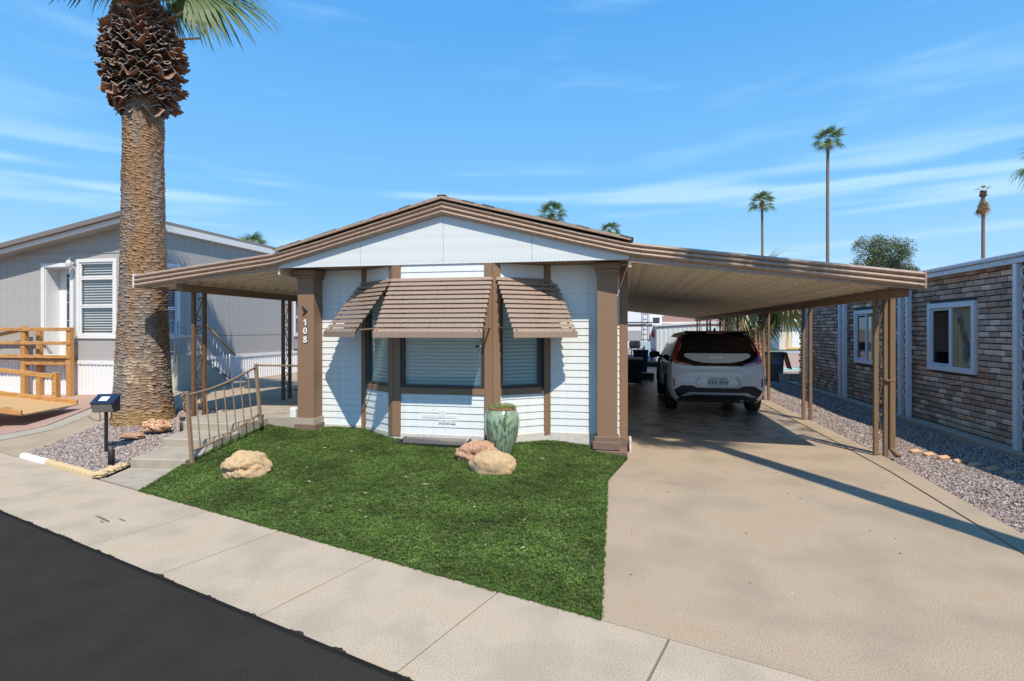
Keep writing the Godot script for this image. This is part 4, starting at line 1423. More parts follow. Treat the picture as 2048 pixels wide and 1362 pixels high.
	for gy in [2.84, 2.5, 2.28, 1.86]:
		bx(came, at(Vector3(-12.41, gy, f - 0.289)), Vector3(0.41, 0.008, 0.006))
	wpart(door, "came", done(came), M.white_plastic)
	for gy in [1.2, 1.42]:
		wpart(door, "door_panel", box(Vector3(-12.66, gy, f - 0.30), Vector3(-12.24, gy + 0.16, f - 0.290), 0.01), M.white_paint)
	# windows with blinds
	grey_window(h, Transform3D(Basis.IDENTITY, Vector3(-11.44, 0, f)), 1.06, 1.45, 3.22)
	grey_window(h, Transform3D(Basis(Vector3(0, 0, -1), Vector3.UP, Vector3(1, 0, 0)), Vector3(s, 0, -10.85)), 1.04, 1.43, 3.21)
	grey_window(h, Transform3D(Basis(Vector3(0, 0, -1), Vector3.UP, Vector3(1, 0, 0)), Vector3(s, 0, -16.6)), 1.06, 1.43, 3.0)
	# jar lamp by the door
	var lamp := thing("wall_lamp", "small jar wall lamp between the white door and window", "lamp", Vector3(-12.02, 3.16, f + 0.01))
	part(lamp, "bracket", box(Vector3(-0.03, -0.06, 0.0), Vector3(0.03, 0.06, 0.02), 0.006), M.steel)
	part(lamp, "arm", tubem([Vector3(0, 0.03, 0.02), Vector3(0, 0.08, 0.06), Vector3(-0.01, 0.08, 0.12), Vector3(-0.01, 0.03, 0.14)], [0.009], 8), M.steel)
	part(lamp, "jar", lathem([Vector2(0.0, -0.16), Vector2(0.045, -0.15), Vector2(0.058, -0.06), Vector2(0.05, 0.0), Vector2(0.03, 0.03), Vector2(0, 0.035)], 16), M.shed, at(Vector3(-0.01, 0.0, 0.14)))
	build_ramp()
	# side stairs of painted concrete with a steel railing
	var st := thing("side_stairs", "pale concrete side stairs of the grey house behind the palm", "stairs", Vector3(-10.2, 0.2, -11.4))
	wpart(st, "landing", box(Vector3(s + 0.03, 0.15, -11.5), Vector3(-9.92, 1.05, -10.70), 0.008), M.stair_paint)
	for k in 4:
		wpart(st, "step", box(Vector3(s + 0.03, 0.15, -11.502 - (k + 1) * 0.26), Vector3(-9.92, 0.88 - k * 0.175, -11.502 - k * 0.26), 0.006), M.stair_paint)
	var r := thing("stair_railing", "thin grey steel railing on the side stairs of the grey house", "railing", Vector3(-9.9, 0.9, -11.4))
	for q in [[-10.60, 1.85, 0.90], [-10.70, 1.85, 0.89], [-11.45, 1.82, 0.89], [-12.36, 1.06, 0.29]]:
		wpart(r, "post", tubem([Vector3(-9.90, q[2], q[0]), Vector3(-9.90, q[1], q[0])], [0.018], 8), M.steel)
	for q in [[Vector3(-9.90, 1.85, -10.60), Vector3(-10.45, 1.85, -10.60)], [Vector3(-9.90, 1.15, -10.60), Vector3(-10.45, 1.15, -10.60)], [Vector3(-9.90, 1.72, -10.70), Vector3(-9.90, 1.70, -11.45)], [Vector3(-9.90, 1.15, -10.70), Vector3(-9.90, 1.15, -11.45)], [Vector3(-9.90, 1.70, -11.45), Vector3(-9.90, 0.94, -12.36)], [Vector3(-9.90, 0.98, -11.45), Vector3(-9.90, 0.40, -12.36)]]:
		wpart(r, "rail", tubem([q[0], q[1]], [0.013], 8), M.steel)
	wpart(r, "handrail", tubem([Vector3(-9.86, 1.84, -11.40), Vector3(-9.86, 0.98, -12.52)], [0.022], 8), M.lumber)
	for k in 7:
		var v := (k + 1) / 8.0
		wpart(r, "baluster", tubem([Vector3(-9.90, lerpf(0.98, 0.40, v), lerpf(-11.45, -12.36, v)), Vector3(-9.90, lerpf(1.70, 0.94, v), lerpf(-11.45, -12.36, v))], [0.007], 6), M.steel)
	for k in 5:
		var v := (k + 1) / 6.0
		wpart(r, "baluster", tubem([Vector3(-9.90, 1.15, lerpf(-10.70, -11.45, v)), Vector3(-9.90, 1.71, lerpf(-10.70, -11.45, v))], [0.007], 6), M.steel)
		wpart(r, "baluster", tubem([Vector3(lerpf(-9.90, -10.45, v), 1.15, -10.60), Vector3(lerpf(-9.90, -10.45, v), 1.85, -10.60)], [0.007], 6), M.steel)

func grey_window(h: Node3D, t: Transform3D, wide: float, y0: float, y1: float) -> void:
	var a := -wide * 0.5
	var b := wide * 0.5
	var w := wpart(h, "window", front_frame(a, b, y0, y1, 0.075, 0.002, 0.035), M.white_paint, t)
	var ys := [y0 + 0.075, lerpf(y0, y1, 0.405), lerpf(y0, y1, 0.76), y1 - 0.075]
	for k in 3:
		part(w, "sash", front_frame(a + 0.077, b - 0.077, ys[k] + 0.004, ys[k + 1] - 0.004, 0.035, -0.02, 0.015), M.white_paint)
		part(w, "pane", box(Vector3(a + 0.11, ys[k] + 0.038, -0.012), Vector3(b - 0.11, ys[k + 1] - 0.038, -0.009), 0.0), M.pane_clear)
	var bl := sf()
	var y := y0 + 0.13
	while y < y1 - 0.12:
		bx(bl, Transform3D(Basis(Vector3.RIGHT, 0.85), Vector3(0, y, -0.055)), Vector3(wide - 0.24, 0.003, 0.05))
		y += 0.058
	part(w, "blind", done(bl), M.white_plastic).set_meta("kind", "stuff")

func build_ramp() -> void:
	var r := thing("wooden_ramp", "new orange timber access ramp with railings by the white door", "ramp", Vector3(-12, 0.2, -9))
	var beam := func(called: String, a: Vector3, b: Vector3, w: float, d: float, up := Vector3.BACK):
		wpart(r, called, barm(a, b, w, d, up, 0.006), M.lumber)
	# upper deck against the wall with its posts and rails
	var zf := -9.90
	for q in [[-13.18, 1.72], [-11.93, 1.70], [-14.6, 1.72]]:
		beam.call("post", Vector3(q[0], 0.15, zf), Vector3(q[0], q[1], zf), 0.115, 0.10)
	beam.call("post", Vector3(-12.92, 0.15, -10.02), Vector3(-12.92, 1.70, -10.02), 0.10, 0.09)
	for y in [1.655, 1.35, 1.05]:
		beam.call("rail", Vector3(-15.5, y, zf + 0.052), Vector3(-11.87, y, zf + 0.052), 0.075, 0.038)
	beam.call("deck_beam", Vector3(-13.12, 0.93, zf + 0.02), Vector3(-11.98, 0.93, zf + 0.02), 0.13, 0.05)
	for k in 10:
		beam.call("deck_board", Vector3(-15.4 + k * 0.36, 1.03, -9.80), Vector3(-15.4 + k * 0.36, 1.03, -10.08), 0.35, 0.03, Vector3.UP)
	beam.call("brace", Vector3(-15.3, 1.30, zf - 0.03), Vector3(-13.2, 1.66, zf - 0.03), 0.075, 0.038)
	# the sloping part that comes down to the drive
	var lo_n := Vector3(-9.75, 0.235, -7.28)
	var lo_f := Vector3(-10.12, 0.235, -8.54)
	var along := Vector3(-0.96, 0.0, 0.28).normalized()
	var up := Vector3(0, 0.135, 0)
	var hi_n := lo_n + (along + up) * 4.2
	var hi_f := lo_f + (along + up) * 4.2
	for k in 3:
		var a := lo_n.lerp(hi_n, k / 3.0 + 0.002)
		var b := lo_n.lerp(hi_n, (k + 1) / 3.0 - 0.002)
		var c := lo_f.lerp(hi_f, (k + 1) / 3.0 - 0.002)
		var d := lo_f.lerp(hi_f, k / 3.0 + 0.002)
		var st := sf()
		var dn := Vector3(0, -0.02, 0)
		quad(st, a, b, c, d)
		quad(st, a + dn, d + dn, c + dn, b + dn)
		quad(st, a, d, d + dn, a + dn)
		quad(st, b, a, a + dn, b + dn)
		quad(st, d, c, c + dn, d + dn)
		wpart(r, "plywood_sheet", done(st), M.plywood)
	for e in [[lo_n, hi_n], [lo_f, hi_f]]:
		beam.call("kerb_board", e[0] + Vector3(0, 0.035, 0), e[1] + Vector3(0, 0.035, 0), 0.09, 0.04)
	var pf := lo_f.lerp(hi_f, 0.30)
	pf = lo_f + along * 0.42 + Vector3(0, 0, -0.04)
	beam.call("post", pf + Vector3(0, -0.08, 0), pf + Vector3(0, 0.60, 0), 0.10, 0.10)
	beam.call("handrail", pf + Vector3(0, 0.53, 0.05), pf + (along + up) * 3.8 + Vector3(0, 0.53, 0.05), 0.085, 0.04)
	var pn := lo_n + along * 0.42 + Vector3(0, 0, 0.04)
	beam.call("post", pn + Vector3(0, -0.1, 0), pn + Vector3(0, 0.62, 0), 0.10, 0.10)
	beam.call("handrail", pn + Vector3(0, 0.55, 0.05), pn + (along + up) * 3.8 + Vector3(0, 0.55, 0.05), 0.085, 0.04)
	for k in 2:
		var q := lo_f.lerp(hi_f, 0.55 + k * 0.4) + Vector3(0, 0, -0.05)
		beam.call("post", Vector3(q.x, 0.1, q.z), q + Vector3(0, 0.9, 0), 0.10, 0.10)

# a rough rock: a ball pushed about by noise and flattened underneath
func boulder(rx: float, ry: float, rz: float, sd: int, rough := 0.28, n := 20) -> ArrayMesh:
	var noise := FastNoiseLite.new()
	noise.seed = sd
	noise.frequency = 0.9
	noise.fractal_octaves = 4
	var st := sf(true)
	var grid := []
	for j in n + 1:
		var row := []
		var el := PI * (float(j) / n - 0.5)
		for i in 2 * n:
			var a := TAU * i / (2 * n)
			var d := Vector3(cos(el) * cos(a), sin(el), cos(el) * sin(a))
			var k := 1.0 + rough * noise.get_noise_3d(d.x * 1.3, d.y * 1.3, d.z * 1.3) * 1.6
			var p := d * k
			p.y = maxf(p.y, -0.55)
			row.append(Vector3(p.x * rx, p.y * ry, p.z * rz))
		grid.append(row)
	for j in n:
		for i in 2 * n:
			var i2 := (i + 1) % (2 * n)
			quad(st, grid[j][i], grid[j + 1][i], grid[j + 1][i2], grid[j][i2])
	return done(st)

# ---------------------------------------------------------------- things on the lawn
func build_lawn_things() -> void:
	# glazed planter
	var pot := thing("planter_pot", "tall celadon green glazed pot with drips beside the bay", "planter", Vector3(-1.49, 0.075, -6.75))
	var prof := [Vector2(0.0, 0.0), Vector2(0.118, 0.0), Vector2(0.125, 0.012), Vector2(0.150, 0.08), Vector2(0.178, 0.17), Vector2(0.203, 0.27), Vector2(0.220, 0.37), Vector2(0.223, 0.43), Vector2(0.215, 0.49), Vector2(0.194, 0.54), Vector2(0.176, 0.562), Vector2(0.172, 0.572)]
	var st := sf(true)
	lathe(st, prof, 40)
	part(pot, "body", done(st), M.glaze)
	part(pot, "rim", lathem([Vector2(0.1725, 0.568), Vector2(0.178, 0.575), Vector2(0.178, 0.588), Vector2(0.170, 0.594), Vector2(0.158, 0.590), Vector2(0.156, 0.54)], 40), M.terracotta)
	part(pot, "soil", lathem([Vector2(0.158, 0.552), Vector2(0.0, 0.558)], 24), M.turf_base)
	# trailing succulent
	var sx := thing("succulent", "trailing green succulent spilling over the rim of the pot", "plant", Vector3(-1.49, 0.645, -6.75))
	var lst := sf()
	var r := RandomNumberGenerator.new()
	r.seed = 5
	for k in 900:
		var a := r.randf() * TAU
		var d := sqrt(r.randf()) * 0.19
		var p := Vector3(cos(a) * d, r.randf_range(-0.02, 0.055) + (0.02 if d < 0.1 else 0.0), sin(a) * d)
		if d > 0.165:
			p.y -= r.randf() * 0.05
			if a > 2.3 and a < 4.2:
				p.y -= r.randf() * 0.14
				p.x -= 0.015
		little_leaf(lst, p, r)
	for k in 90:                                     # one strand hangs down the front right
		var v := k / 90.0
		little_leaf(lst, Vector3(0.085 + sin(v * 9.0) * 0.008, -0.005 - v * 0.20, 0.185 + 0.045 * sin(v * 2.2)) + Vector3(r.randf_range(-0.012, 0.012), 0, r.randf_range(-0.006, 0.012)), r)
	part(sx, "leaves", done(lst), M.leaf).set_meta("kind", "stuff")
	var stems := sf(true)
	for k in 14:
		var a := TAU * k / 14
		tube(stems, [Vector3(cos(a) * 0.05, -0.06, sin(a) * 0.05), Vector3(cos(a) * 0.11, 0.0, sin(a) * 0.11), Vector3(cos(a) * 0.17, -0.02, sin(a) * 0.17)], [0.004], 5)
	part(sx, "stem", done(stems), M.terracotta)
	# boulders
	var b1 := split_boulder()
	solo("boulder", b1, M.rock_tan, "split tan granite boulder alone on the left of the lawn", "boulder", Vector3(-4.08, lawn_y(-4.08, -5.36) + 0.075, -5.36), 0.35, "boulders on the lawn")
	solo("boulder", boulder(0.275, 0.16, 0.17, 12, 0.10, 32), M.rock_tan, "smooth tan boulder in front of the green pot", "boulder", Vector3(-1.43, lawn_y(-1.43, -5.95) + 0.075, -5.95), -0.10, "boulders on the lawn")
	solo("boulder", boulder(0.245, 0.125, 0.15, 33, 0.24, 32), M.rock_pink, "rough pinkish boulder leaning behind the smooth one", "boulder", Vector3(-1.72, lawn_y(-1.72, -6.42) + 0.08, -6.42), 0.45, "boulders on the lawn")
	# slotted black cover lying against the bay
	var g := thing("slotted_cover", "black slotted plastic window well cover on the grass below the bay", "cover", Vector3(-2.47, 0.15, -6.99))
	g.rotation = Vector3(0.10, -0.03, 0.0)
	var fr := sf()
	for q in [[-0.47, -0.45, -0.17, 0.17], [0.45, 0.47, -0.17, 0.17], [-0.449, 0.449, -0.17, -0.15], [-0.449, 0.449, 0.15, 0.17]]:
		bx(fr, at(Vector3((q[0] + q[1]) * 0.5, 0.0, (q[2] + q[3]) * 0.5)), Vector3(q[1] - q[0], 0.028, q[3] - q[2]), 0.003)
	part(g, "frame", done(fr), M.black_plastic)
	var sl := sf()
	for k in 46:
		bx(sl, Transform3D(Basis(Vector3.UP, 0.30), Vector3(-0.435 + k * 0.0193, 0.006, 0)), Vector3(0.009, 0.014, 0.31))
	part(g, "slats", done(sl), M.cover_grey).set_meta("kind", "stuff")
	# pale scraps and dry clippings scattered over turf and drive
	var bits := sf()
	var spots := []
	var tints := []
	for k in 30:
		var p := Vector2(rng.randf_range(-4.6, -0.2), rng.randf_range(-7.1, -3.4))
		if inward(p.x, p.y) < 0.15:
			continue
		spots.append(Transform3D(Basis(Vector3.UP, rng.randf() * TAU) * Basis.from_scale(Vector3(rng.randf_range(0.012, 0.045), 0.004, rng.randf_range(0.003, 0.008))), Vector3(p.x, lawn_y(p.x, p.y) + 0.027, p.y)))
		tints.append(Color(0.5, 0.45, 0.34) * rng.randf_range(0.7, 1.2))
	for k in 34:
		var p := Vector2(rng.randf_range(0.0, 3.0), rng.randf_range(-8.0, -3.2))
		spots.append(Transform3D(Basis(Vector3.UP, rng.randf() * TAU) * Basis.from_scale(Vector3(rng.randf_range(0.005, 0.014), 0.003, rng.randf_range(0.003, 0.006))), Vector3(p.x, 0.004, p.y)))
		tints.append(Color(0.06, 0.05, 0.04) if rng.randf() < 0.6 else Color(0.6, 0.56, 0.5))
	tag(many("dry_clippings", stone_chip(), M.stone_chip, spots, tints), "scattered dry clippings and grit on the lawn and driveway", "litter")

func little_leaf(st: SurfaceTool, p: Vector3, r: RandomNumberGenerator) -> void:
	var v := r.randf_range(0.65, 1.3)
	st.set_color(Color(0.22 * v, 0.31 * v, 0.085 * v) if r.randf() < 0.75 else Color(0.33 * v, 0.33 * v, 0.13 * v))
	var b := Basis(Vector3(r.randf_range(-1, 1), r.randf_range(-1, 1), r.randf_range(-1, 1)).normalized(), r.randf() * TAU)
	var s := r.randf_range(0.007, 0.013)
	var o := [b * Vector3(-s, 0, 0), b * Vector3(0, s * 0.5, s * 0.45), b * Vector3(s, 0, 0), b * Vector3(0, s * 0.5, -s * 0.45)]
	quad(st, p + o[0], p + o[1], p + o[2], p + o[3])

# a domed rock with a deep cleft running across its face
func split_boulder() -> ArrayMesh:
	var noise := FastNoiseLite.new()
	noise.seed = 21
	noise.frequency = 0.9
	noise.fractal_octaves = 4
	var st := sf(true)
	var n := 44
	var grid := []
	for j in n + 1:
		var row := []
		var el := PI * (float(j) / n - 0.5)
		for i in 2 * n:
			var a := TAU * i / (2 * n)
			var d := Vector3(cos(el) * cos(a), sin(el), cos(el) * sin(a))
			var k := 1.0 + 0.25 * noise.get_noise_3d(d.x * 1.3, d.y * 1.3, d.z * 1.3)
			# the cleft: a wandering line low on the side that looks at the street
			var line := -0.02 + 0.26 * (d.x + 0.7) * (1.0 if d.x < 0.1 else 0.4) + 0.12 * noise.get_noise_1d(d.x * 4.0)
			var near := absf(d.y - line)
			if d.z > 0.0 and d.x < 0.55:
				k -= 0.24 * exp(-near * near / 0.006) * smoothstep(0.0, 0.5, d.z) * smoothstep(0.55, 0.1, d.x)
				if d.y < line:
					k += 0.03
			var p := d * k
			p.y = maxf(p.y, -0.5)
			row.append(Vector3(p.x * 0.245, p.y * 0.185, p.z * 0.19))
		grid.append(row)
	for j in n:
		for i in 2 * n:
			var i2 := (i + 1) % (2 * n)
			quad(st, grid[j][i], grid[j + 1][i], grid[j + 1][i2], grid[j][i2])
	return done(st)

# ---------------------------------------------------------------- railing, lights, paper box by the steps
func twisted(p: Vector3, q: Vector3, w: float) -> ArrayMesh:
	var st := sf()
	var n := 40
	var y := (q - p).normalized()
	var x := Vector3.BACK.cross(y).normalized()
	var z := x.cross(y)
	var rings := []
	for k in n + 1:
		var v := k / float(n)
		var a := smoothstep(0.12, 0.88, v) * TAU * 2.5
		var c := p.lerp(q, v)
		var ring := []
		for i in 4:
			var b := a + PI / 4 + i * PI / 2
			ring.append(c + (x * cos(b) + z * sin(b)) * w * 0.707)
		rings.append(ring)
	for k in n:
		for i in 4:
			var j := (i + 1) % 4
			quad(st, rings[k][i], rings[k][j], rings[k + 1][j], rings[k + 1][i])
	return done(st)

func build_entry_things() -> void:
	var r := thing("stair_handrail", "brown wrought iron handrail with twisted balusters along the front steps", "railing", Vector3(-5.02, 0.1, -6.2))
	var lo0 := Vector3(-4.985, 0.03, -5.60)
	var lo1 := Vector3(-5.065, 0.915, -5.60)
	var up0 := Vector3(-5.085, 0.30, -6.98)
	var up1 := Vector3(-5.165, 1.155, -6.98)
	wpart(r, "post", barm(lo0, lo1, 0.040, 0.040, Vector3.BACK, 0.004), M.iron_brown)
	wpart(r, "post", barm(up0, up1, 0.040, 0.040, Vector3.BACK, 0.004), M.iron_brown)
	var top := []
	var bot := []
	for k in 11:
		var v := k / 10.0
		var sag := -0.055 * sin(v * PI) * (1.0 - v * 0.4)
		top.append((lo1 + Vector3(0, -0.05, 0)).lerp(up1 + Vector3(0, -0.05, 0), v) + Vector3(0, sag, 0))
		bot.append(lo0.lerp(lo1, 0.20).lerp(up0.lerp(up1, 0.17), v) + Vector3(0, sag, 0))
	var curl := []
	for k in 16:
		var a := 0.2 + k * 0.42
		var rr := 0.05 - 0.0022 * k
		curl.append(lo1 + Vector3(0, -0.075, 0.035) + Vector3(0, sin(a), cos(a)) * rr)
	wpart(r, "top_rail", tubem(top, [0.016], 8), M.iron_brown)
	wpart(r, "bottom_rail", tubem(bot, [0.013], 8), M.iron_brown)
	wpart(r, "scroll_end", tubem(curl, [0.010], 6), M.iron_brown)
	wpart(r, "scroll_end", tubem([lo1 + Vector3(0, -0.11, 0.03), lo1 + Vector3(0, -0.15, 0.05), lo1 + Vector3(-0.005, -0.20, 0.035), lo1 + Vector3(0, -0.24, 0.02)], [0.010], 6), M.iron_brown)
	for k in 7:
		var v := (k + 0.9) / 8.0
		var i := int(v * 10.0)
		var w := v * 10.0 - i
		wpart(r, "baluster", twisted(bot[i].lerp(bot[i + 1], w), top[i].lerp(top[i + 1], w), 0.012), M.iron_brown)
	wpart(r, "porch_rail", tubem([up1 + Vector3(0, -0.02, 0), Vector3(-4.77, 1.10, -7.45)], [0.014], 8), M.iron_brown)
	# iron gate beyond the porch posts
	var g := thing("iron_gate", "low black iron gate between the porch post and house", "gate", Vector3(-6.3, 0.33, -10.1))
	wpart(g, "rail", barm(Vector3(-6.58, 1.24, -10.1), Vector3(-5.0, 1.24, -10.1), 0.03, 0.02, Vector3.BACK), M.black_metal)
	wpart(g, "rail", barm(Vector3(-6.58, 0.42, -10.1), Vector3(-5.0, 0.42, -10.1), 0.03, 0.02, Vector3.BACK), M.black_metal)
	for k in 13:
		wpart(g, "picket", barm(Vector3(-6.50 + k * 0.12, 0.40, -10.1), Vector3(-6.50 + k * 0.12, 1.25, -10.1), 0.016, 0.016, Vector3.BACK, 0.0), M.black_metal)
	# path lights
	var spots := [Vector3(-5.96, left_ground(-5.96, -5.44) + 0.02, -5.44), Vector3(-6.22, left_ground(-6.22, -6.80) + 0.02, -6.80)]
	for k in 2:
		var l := thing("path_light", ["black bollard path light near the pavement edging", "black bollard path light beside the upper step"][k], "garden light", spots[k], 0.0, "bollard lights in the gravel bed")
		part(l, "body", lathem([Vector2(0.0, 0.0), Vector2(0.036, 0.0), Vector2(0.036, 0.185), Vector2(0.030, 0.192), Vector2(0.0, 0.192)], 20), M.black_plastic)
		part(l, "lens", lathem([Vector2(0.026, 0.193), Vector2(0.026, 0.250)], 20), M.pane_clear)
		part(l, "core", lathem([Vector2(0.012, 0.193), Vector2(0.016, 0.220), Vector2(0.010, 0.249)], 12), M.steel)
		for q in 4:
			var a := TAU * q / 4 + 0.4
			part(l, "bar", tubem([Vector3(cos(a) * 0.030, 0.19, sin(a) * 0.030), Vector3(cos(a) * 0.030, 0.252, sin(a) * 0.030)], [0.003], 5), M.black_plastic)
		part(l, "cap", lathem([Vector2(0.0, 0.251), Vector2(0.038, 0.251), Vector2(0.039, 0.272), Vector2(0.034, 0.284), Vector2(0.0, 0.288)], 20), M.black_plastic)
	# paper box on a post
	var b := thing("paper_box", "black slant topped box on a black post with wire hooks", "mailbox", Vector3(-6.62, left_ground(-6.62, -5.97) + 0.01, -5.97), 0.34)
	part(b, "post", barm(Vector3(0, 0, 0), Vector3(0, 0.56, 0), 0.034, 0.034, Vector3.BACK, 0.004), M.black_metal)
	var side := [Vector2(-0.075, 0.545), Vector2(0.06, 0.545), Vector2(0.105, 0.655), Vector2(-0.075, 0.752)]
	var st := sf()
	prism(st, PackedVector2Array(side), 0.26, Transform3D(Basis(Vector3(0, 0, 1), Vector3.UP, Vector3(-1, 0, 0)), Vector3(-0.13, 0, 0)))
	part(b, "case", done(st), M.black_metal)
	part(b, "front_plate", barm(Vector3(-0.12, 0.600, 0.0865), Vector3(0.12, 0.600, 0.0865), 0.104, 0.003, Vector3(0, 0.38, -0.92), 0.0), M.box_face)
	var slope := Transform3D(Basis(Vector3.RIGHT, atan2(0.097, 0.18)), Vector3(0.0, 0.7065, 0.016))
	part(b, "lid", box(Vector3(-0.138, 0.0, -0.11), Vector3(0.138, 0.012, 0.108), 0.003), M.box_lid, slope)
	part(b, "notice", box(Vector3(-0.06, 0.0122, -0.045), Vector3(0.04, 0.0138, 0.05), 0.0), M.number_white, slope)
	part(b, "hook", tubem([Vector3(0.0, 0.46, 0.02), Vector3(-0.06, 0.43, 0.04), Vector3(-0.13, 0.45, 0.05), Vector3(-0.17, 0.49, 0.05), Vector3(-0.19, 0.48, 0.05)], [0.005], 6), M.black_metal)
	part(b, "hook", tubem([Vector3(0.0, 0.45, 0.02), Vector3(0.05, 0.44, 0.03), Vector3(0.085, 0.48, 0.03), Vector3(0.07, 0.55, 0.02)], [0.005], 6), M.black_metal)
	part(b, "hook", tubem([Vector3(-0.06, 0.43, 0.04), Vector3(-0.045, 0.48, 0.04), Vector3(-0.07, 0.55, 0.03)], [0.005], 6), M.black_metal)
	# rocks at the foot of the palm
	solo("quartz_rock", boulder(0.20, 0.11, 0.13, 71, 0.35, 22), M.rock_quartz, "white and rust coloured quartz rock at the foot of the palm", "rock", Vector3(-6.78, 0.20, -6.92), 0.3)
	solo("flat_rock", boulder(0.15, 0.05, 0.10, 77, 0.30, 18), M.rock_pink, "small pale flat rock sunk in the gravel below the palm", "rock", Vector3(-6.83, 0.125, -6.58), 0.6)

# ---------------------------------------------------------------- the parked car (local axes: rear face at z = 0, front towards -z)
const CAR_Y := [0.24, 0.32, 0.42, 0.55, 0.68, 0.80, 0.92, 1.00, 1.12, 1.25, 1.38, 1.48, 1.555, 1.595]
const CAR_HW := [0.78, 0.86, 0.895, 0.905, 0.905, 0.900, 0.890, 0.875, 0.835, 0.785, 0.73, 0.675, 0.60, 0.42]
const CAR_REAR := [0.70, 0.765, 0.80, 0.822, 0.832, 0.835, 0.835, 0.825, 0.795, 0.745, 0.69, 0.64, 0.575, 0.40]

func car_lean(y: float) -> float:
	if y < 0.42:
		return -0.08 + (y - 0.24) / 0.18 * 0.08
	if y < 0.62:
		return 0.0
	if y < 0.95:
		return -0.045 * smoothstep(0.62, 0.95, y)
	return -0.045 - 0.27 * pow((y - 0.95) / 0.65, 1.25)

func car_row(a: Array, y: float) -> float:
	for k in CAR_Y.size() - 1:
		if y <= CAR_Y[k + 1]:
			return lerpf(a[k], a[k + 1], clampf((y - CAR_Y[k]) / (CAR_Y[k + 1] - CAR_Y[k]), 0.0, 1.0))
	return a[-1]

func car_rear(x: float, y: float, out: float) -> Vector3:
	var w := car_row(CAR_REAR, y) + 0.02
	var u := clampf(x / w, -1.0, 1.0)
	var crease := 0.022 * exp(-pow((y - 0.825) / 0.028, 2.0)) * (1.0 - smoothstep(0.5, 0.72, absf(x)))
	return Vector3(x, y, car_lean(y) + 0.085 * (1.0 - pow(absf(u), 2.6)) + out + crease)

# a patch of the rear: outline in x-y, laid on the rear surface
func car_skin(pts: Array, out: float) -> ArrayMesh:
	var poly := pv(pts)
	var st := sf(true)
	var r := Rect2(poly[0], Vector2.ZERO)
	for p in poly:
		r = r.expand(p)
	var c := 0.06
	for i in int(ceil(r.size.x / c)):
		for j in int(ceil(r.size.y / c)):
			var o := r.position + Vector2(i, j) * c
			for piece in Geometry2D.intersect_polygons(PackedVector2Array([o, o + Vector2(c, 0), o + Vector2(c, c), o + Vector2(0, c)]), poly):
				var tri := Geometry2D.triangulate_polygon(piece)
				for k in range(0, tri.size(), 3):
					var q := [piece[tri[k]], piece[tri[k + 1]], piece[tri[k + 2]]]
					if (q[1] - q[0]).cross(q[2] - q[0]) > 0.0:
						q.reverse()
					for p in q:
						st.add_vertex(car_rear(p.x, car_up(p.y), out))
	st.set_smooth_group(-1)
	if not Geometry2D.is_polygon_clockwise(poly):
		poly.reverse()
	for k in poly.size():
		var a := poly[k]
		var b := poly[(k + 1) % poly.size()]
		quad(st, car_rear(a.x, car_up(a.y), out), car_rear(a.x, car_up(a.y), out - 0.02), car_rear(b.x, car_up(b.y), out - 0.02), car_rear(b.x, car_up(b.y), out))
	return done(st)

func car_up(y: float) -> float:
	return 0.107 + 0.934 * y

func mirror(pts: Array) -> Array:
	var o := []
	for k in range(0, pts.size(), 2):
		o.append(-pts[k])
		o.append(pts[k + 1])
	return o

func car_top(z: float) -> float:
	if z > -2.25:
		return 1.62
	if z > -3.0:
		return lerpf(1.62, 1.03, (-z - 2.25) / 0.75)
	return lerpf(1.03, 0.86, clampf((-z - 3.0) / 1.15, 0.0, 1.0))

# one lengthwise band of the body side between two rows
func car_side(j0: int, j1: int, s: float, wells: bool) -> ArrayMesh:
	var st := sf(true)
	var zs := []
	var d := 0.0
	while d < 4.19:
		zs.append(d)
		d += 0.02 if d < 0.12 else 0.045
	var grid := []
	for q in zs:
		var col := []
		for j in range(j0, j1 + 1):
			var y: float = CAR_Y[j]
			var b := 1.0 - exp(-q / 0.11)
			var hw := lerpf(CAR_REAR[j], CAR_HW[j], b)
			var z := -float(q) + car_lean(y) * maxf(0.0, 1.0 - q / 0.9)
			hw *= 1.0 - 0.16 * smoothstep(3.55, 4.2, q)
			if wells and y < 0.69:
				for c in [-0.76, -3.33]:
					if Vector2(z - c, y - 0.33).length() < 0.375:
						hw = 0.60
			var t := car_top(z)
			if y > t:
				hw *= clampf(1.0 - (y - t) * 1.3, 0.05, 1.0)
				y = t
			col.append(Vector3(hw * s, y, z))
		grid.append(col)
	for i in grid.size() - 1:
		for j in j1 - j0:
			if s > 0:
				quad(st, grid[i][j], grid[i][j + 1], grid[i + 1][j + 1], grid[i + 1][j])
			else:
				quad(st, grid[i][j], grid[i + 1][j], grid[i + 1][j + 1], grid[i][j + 1])
	return done(st)

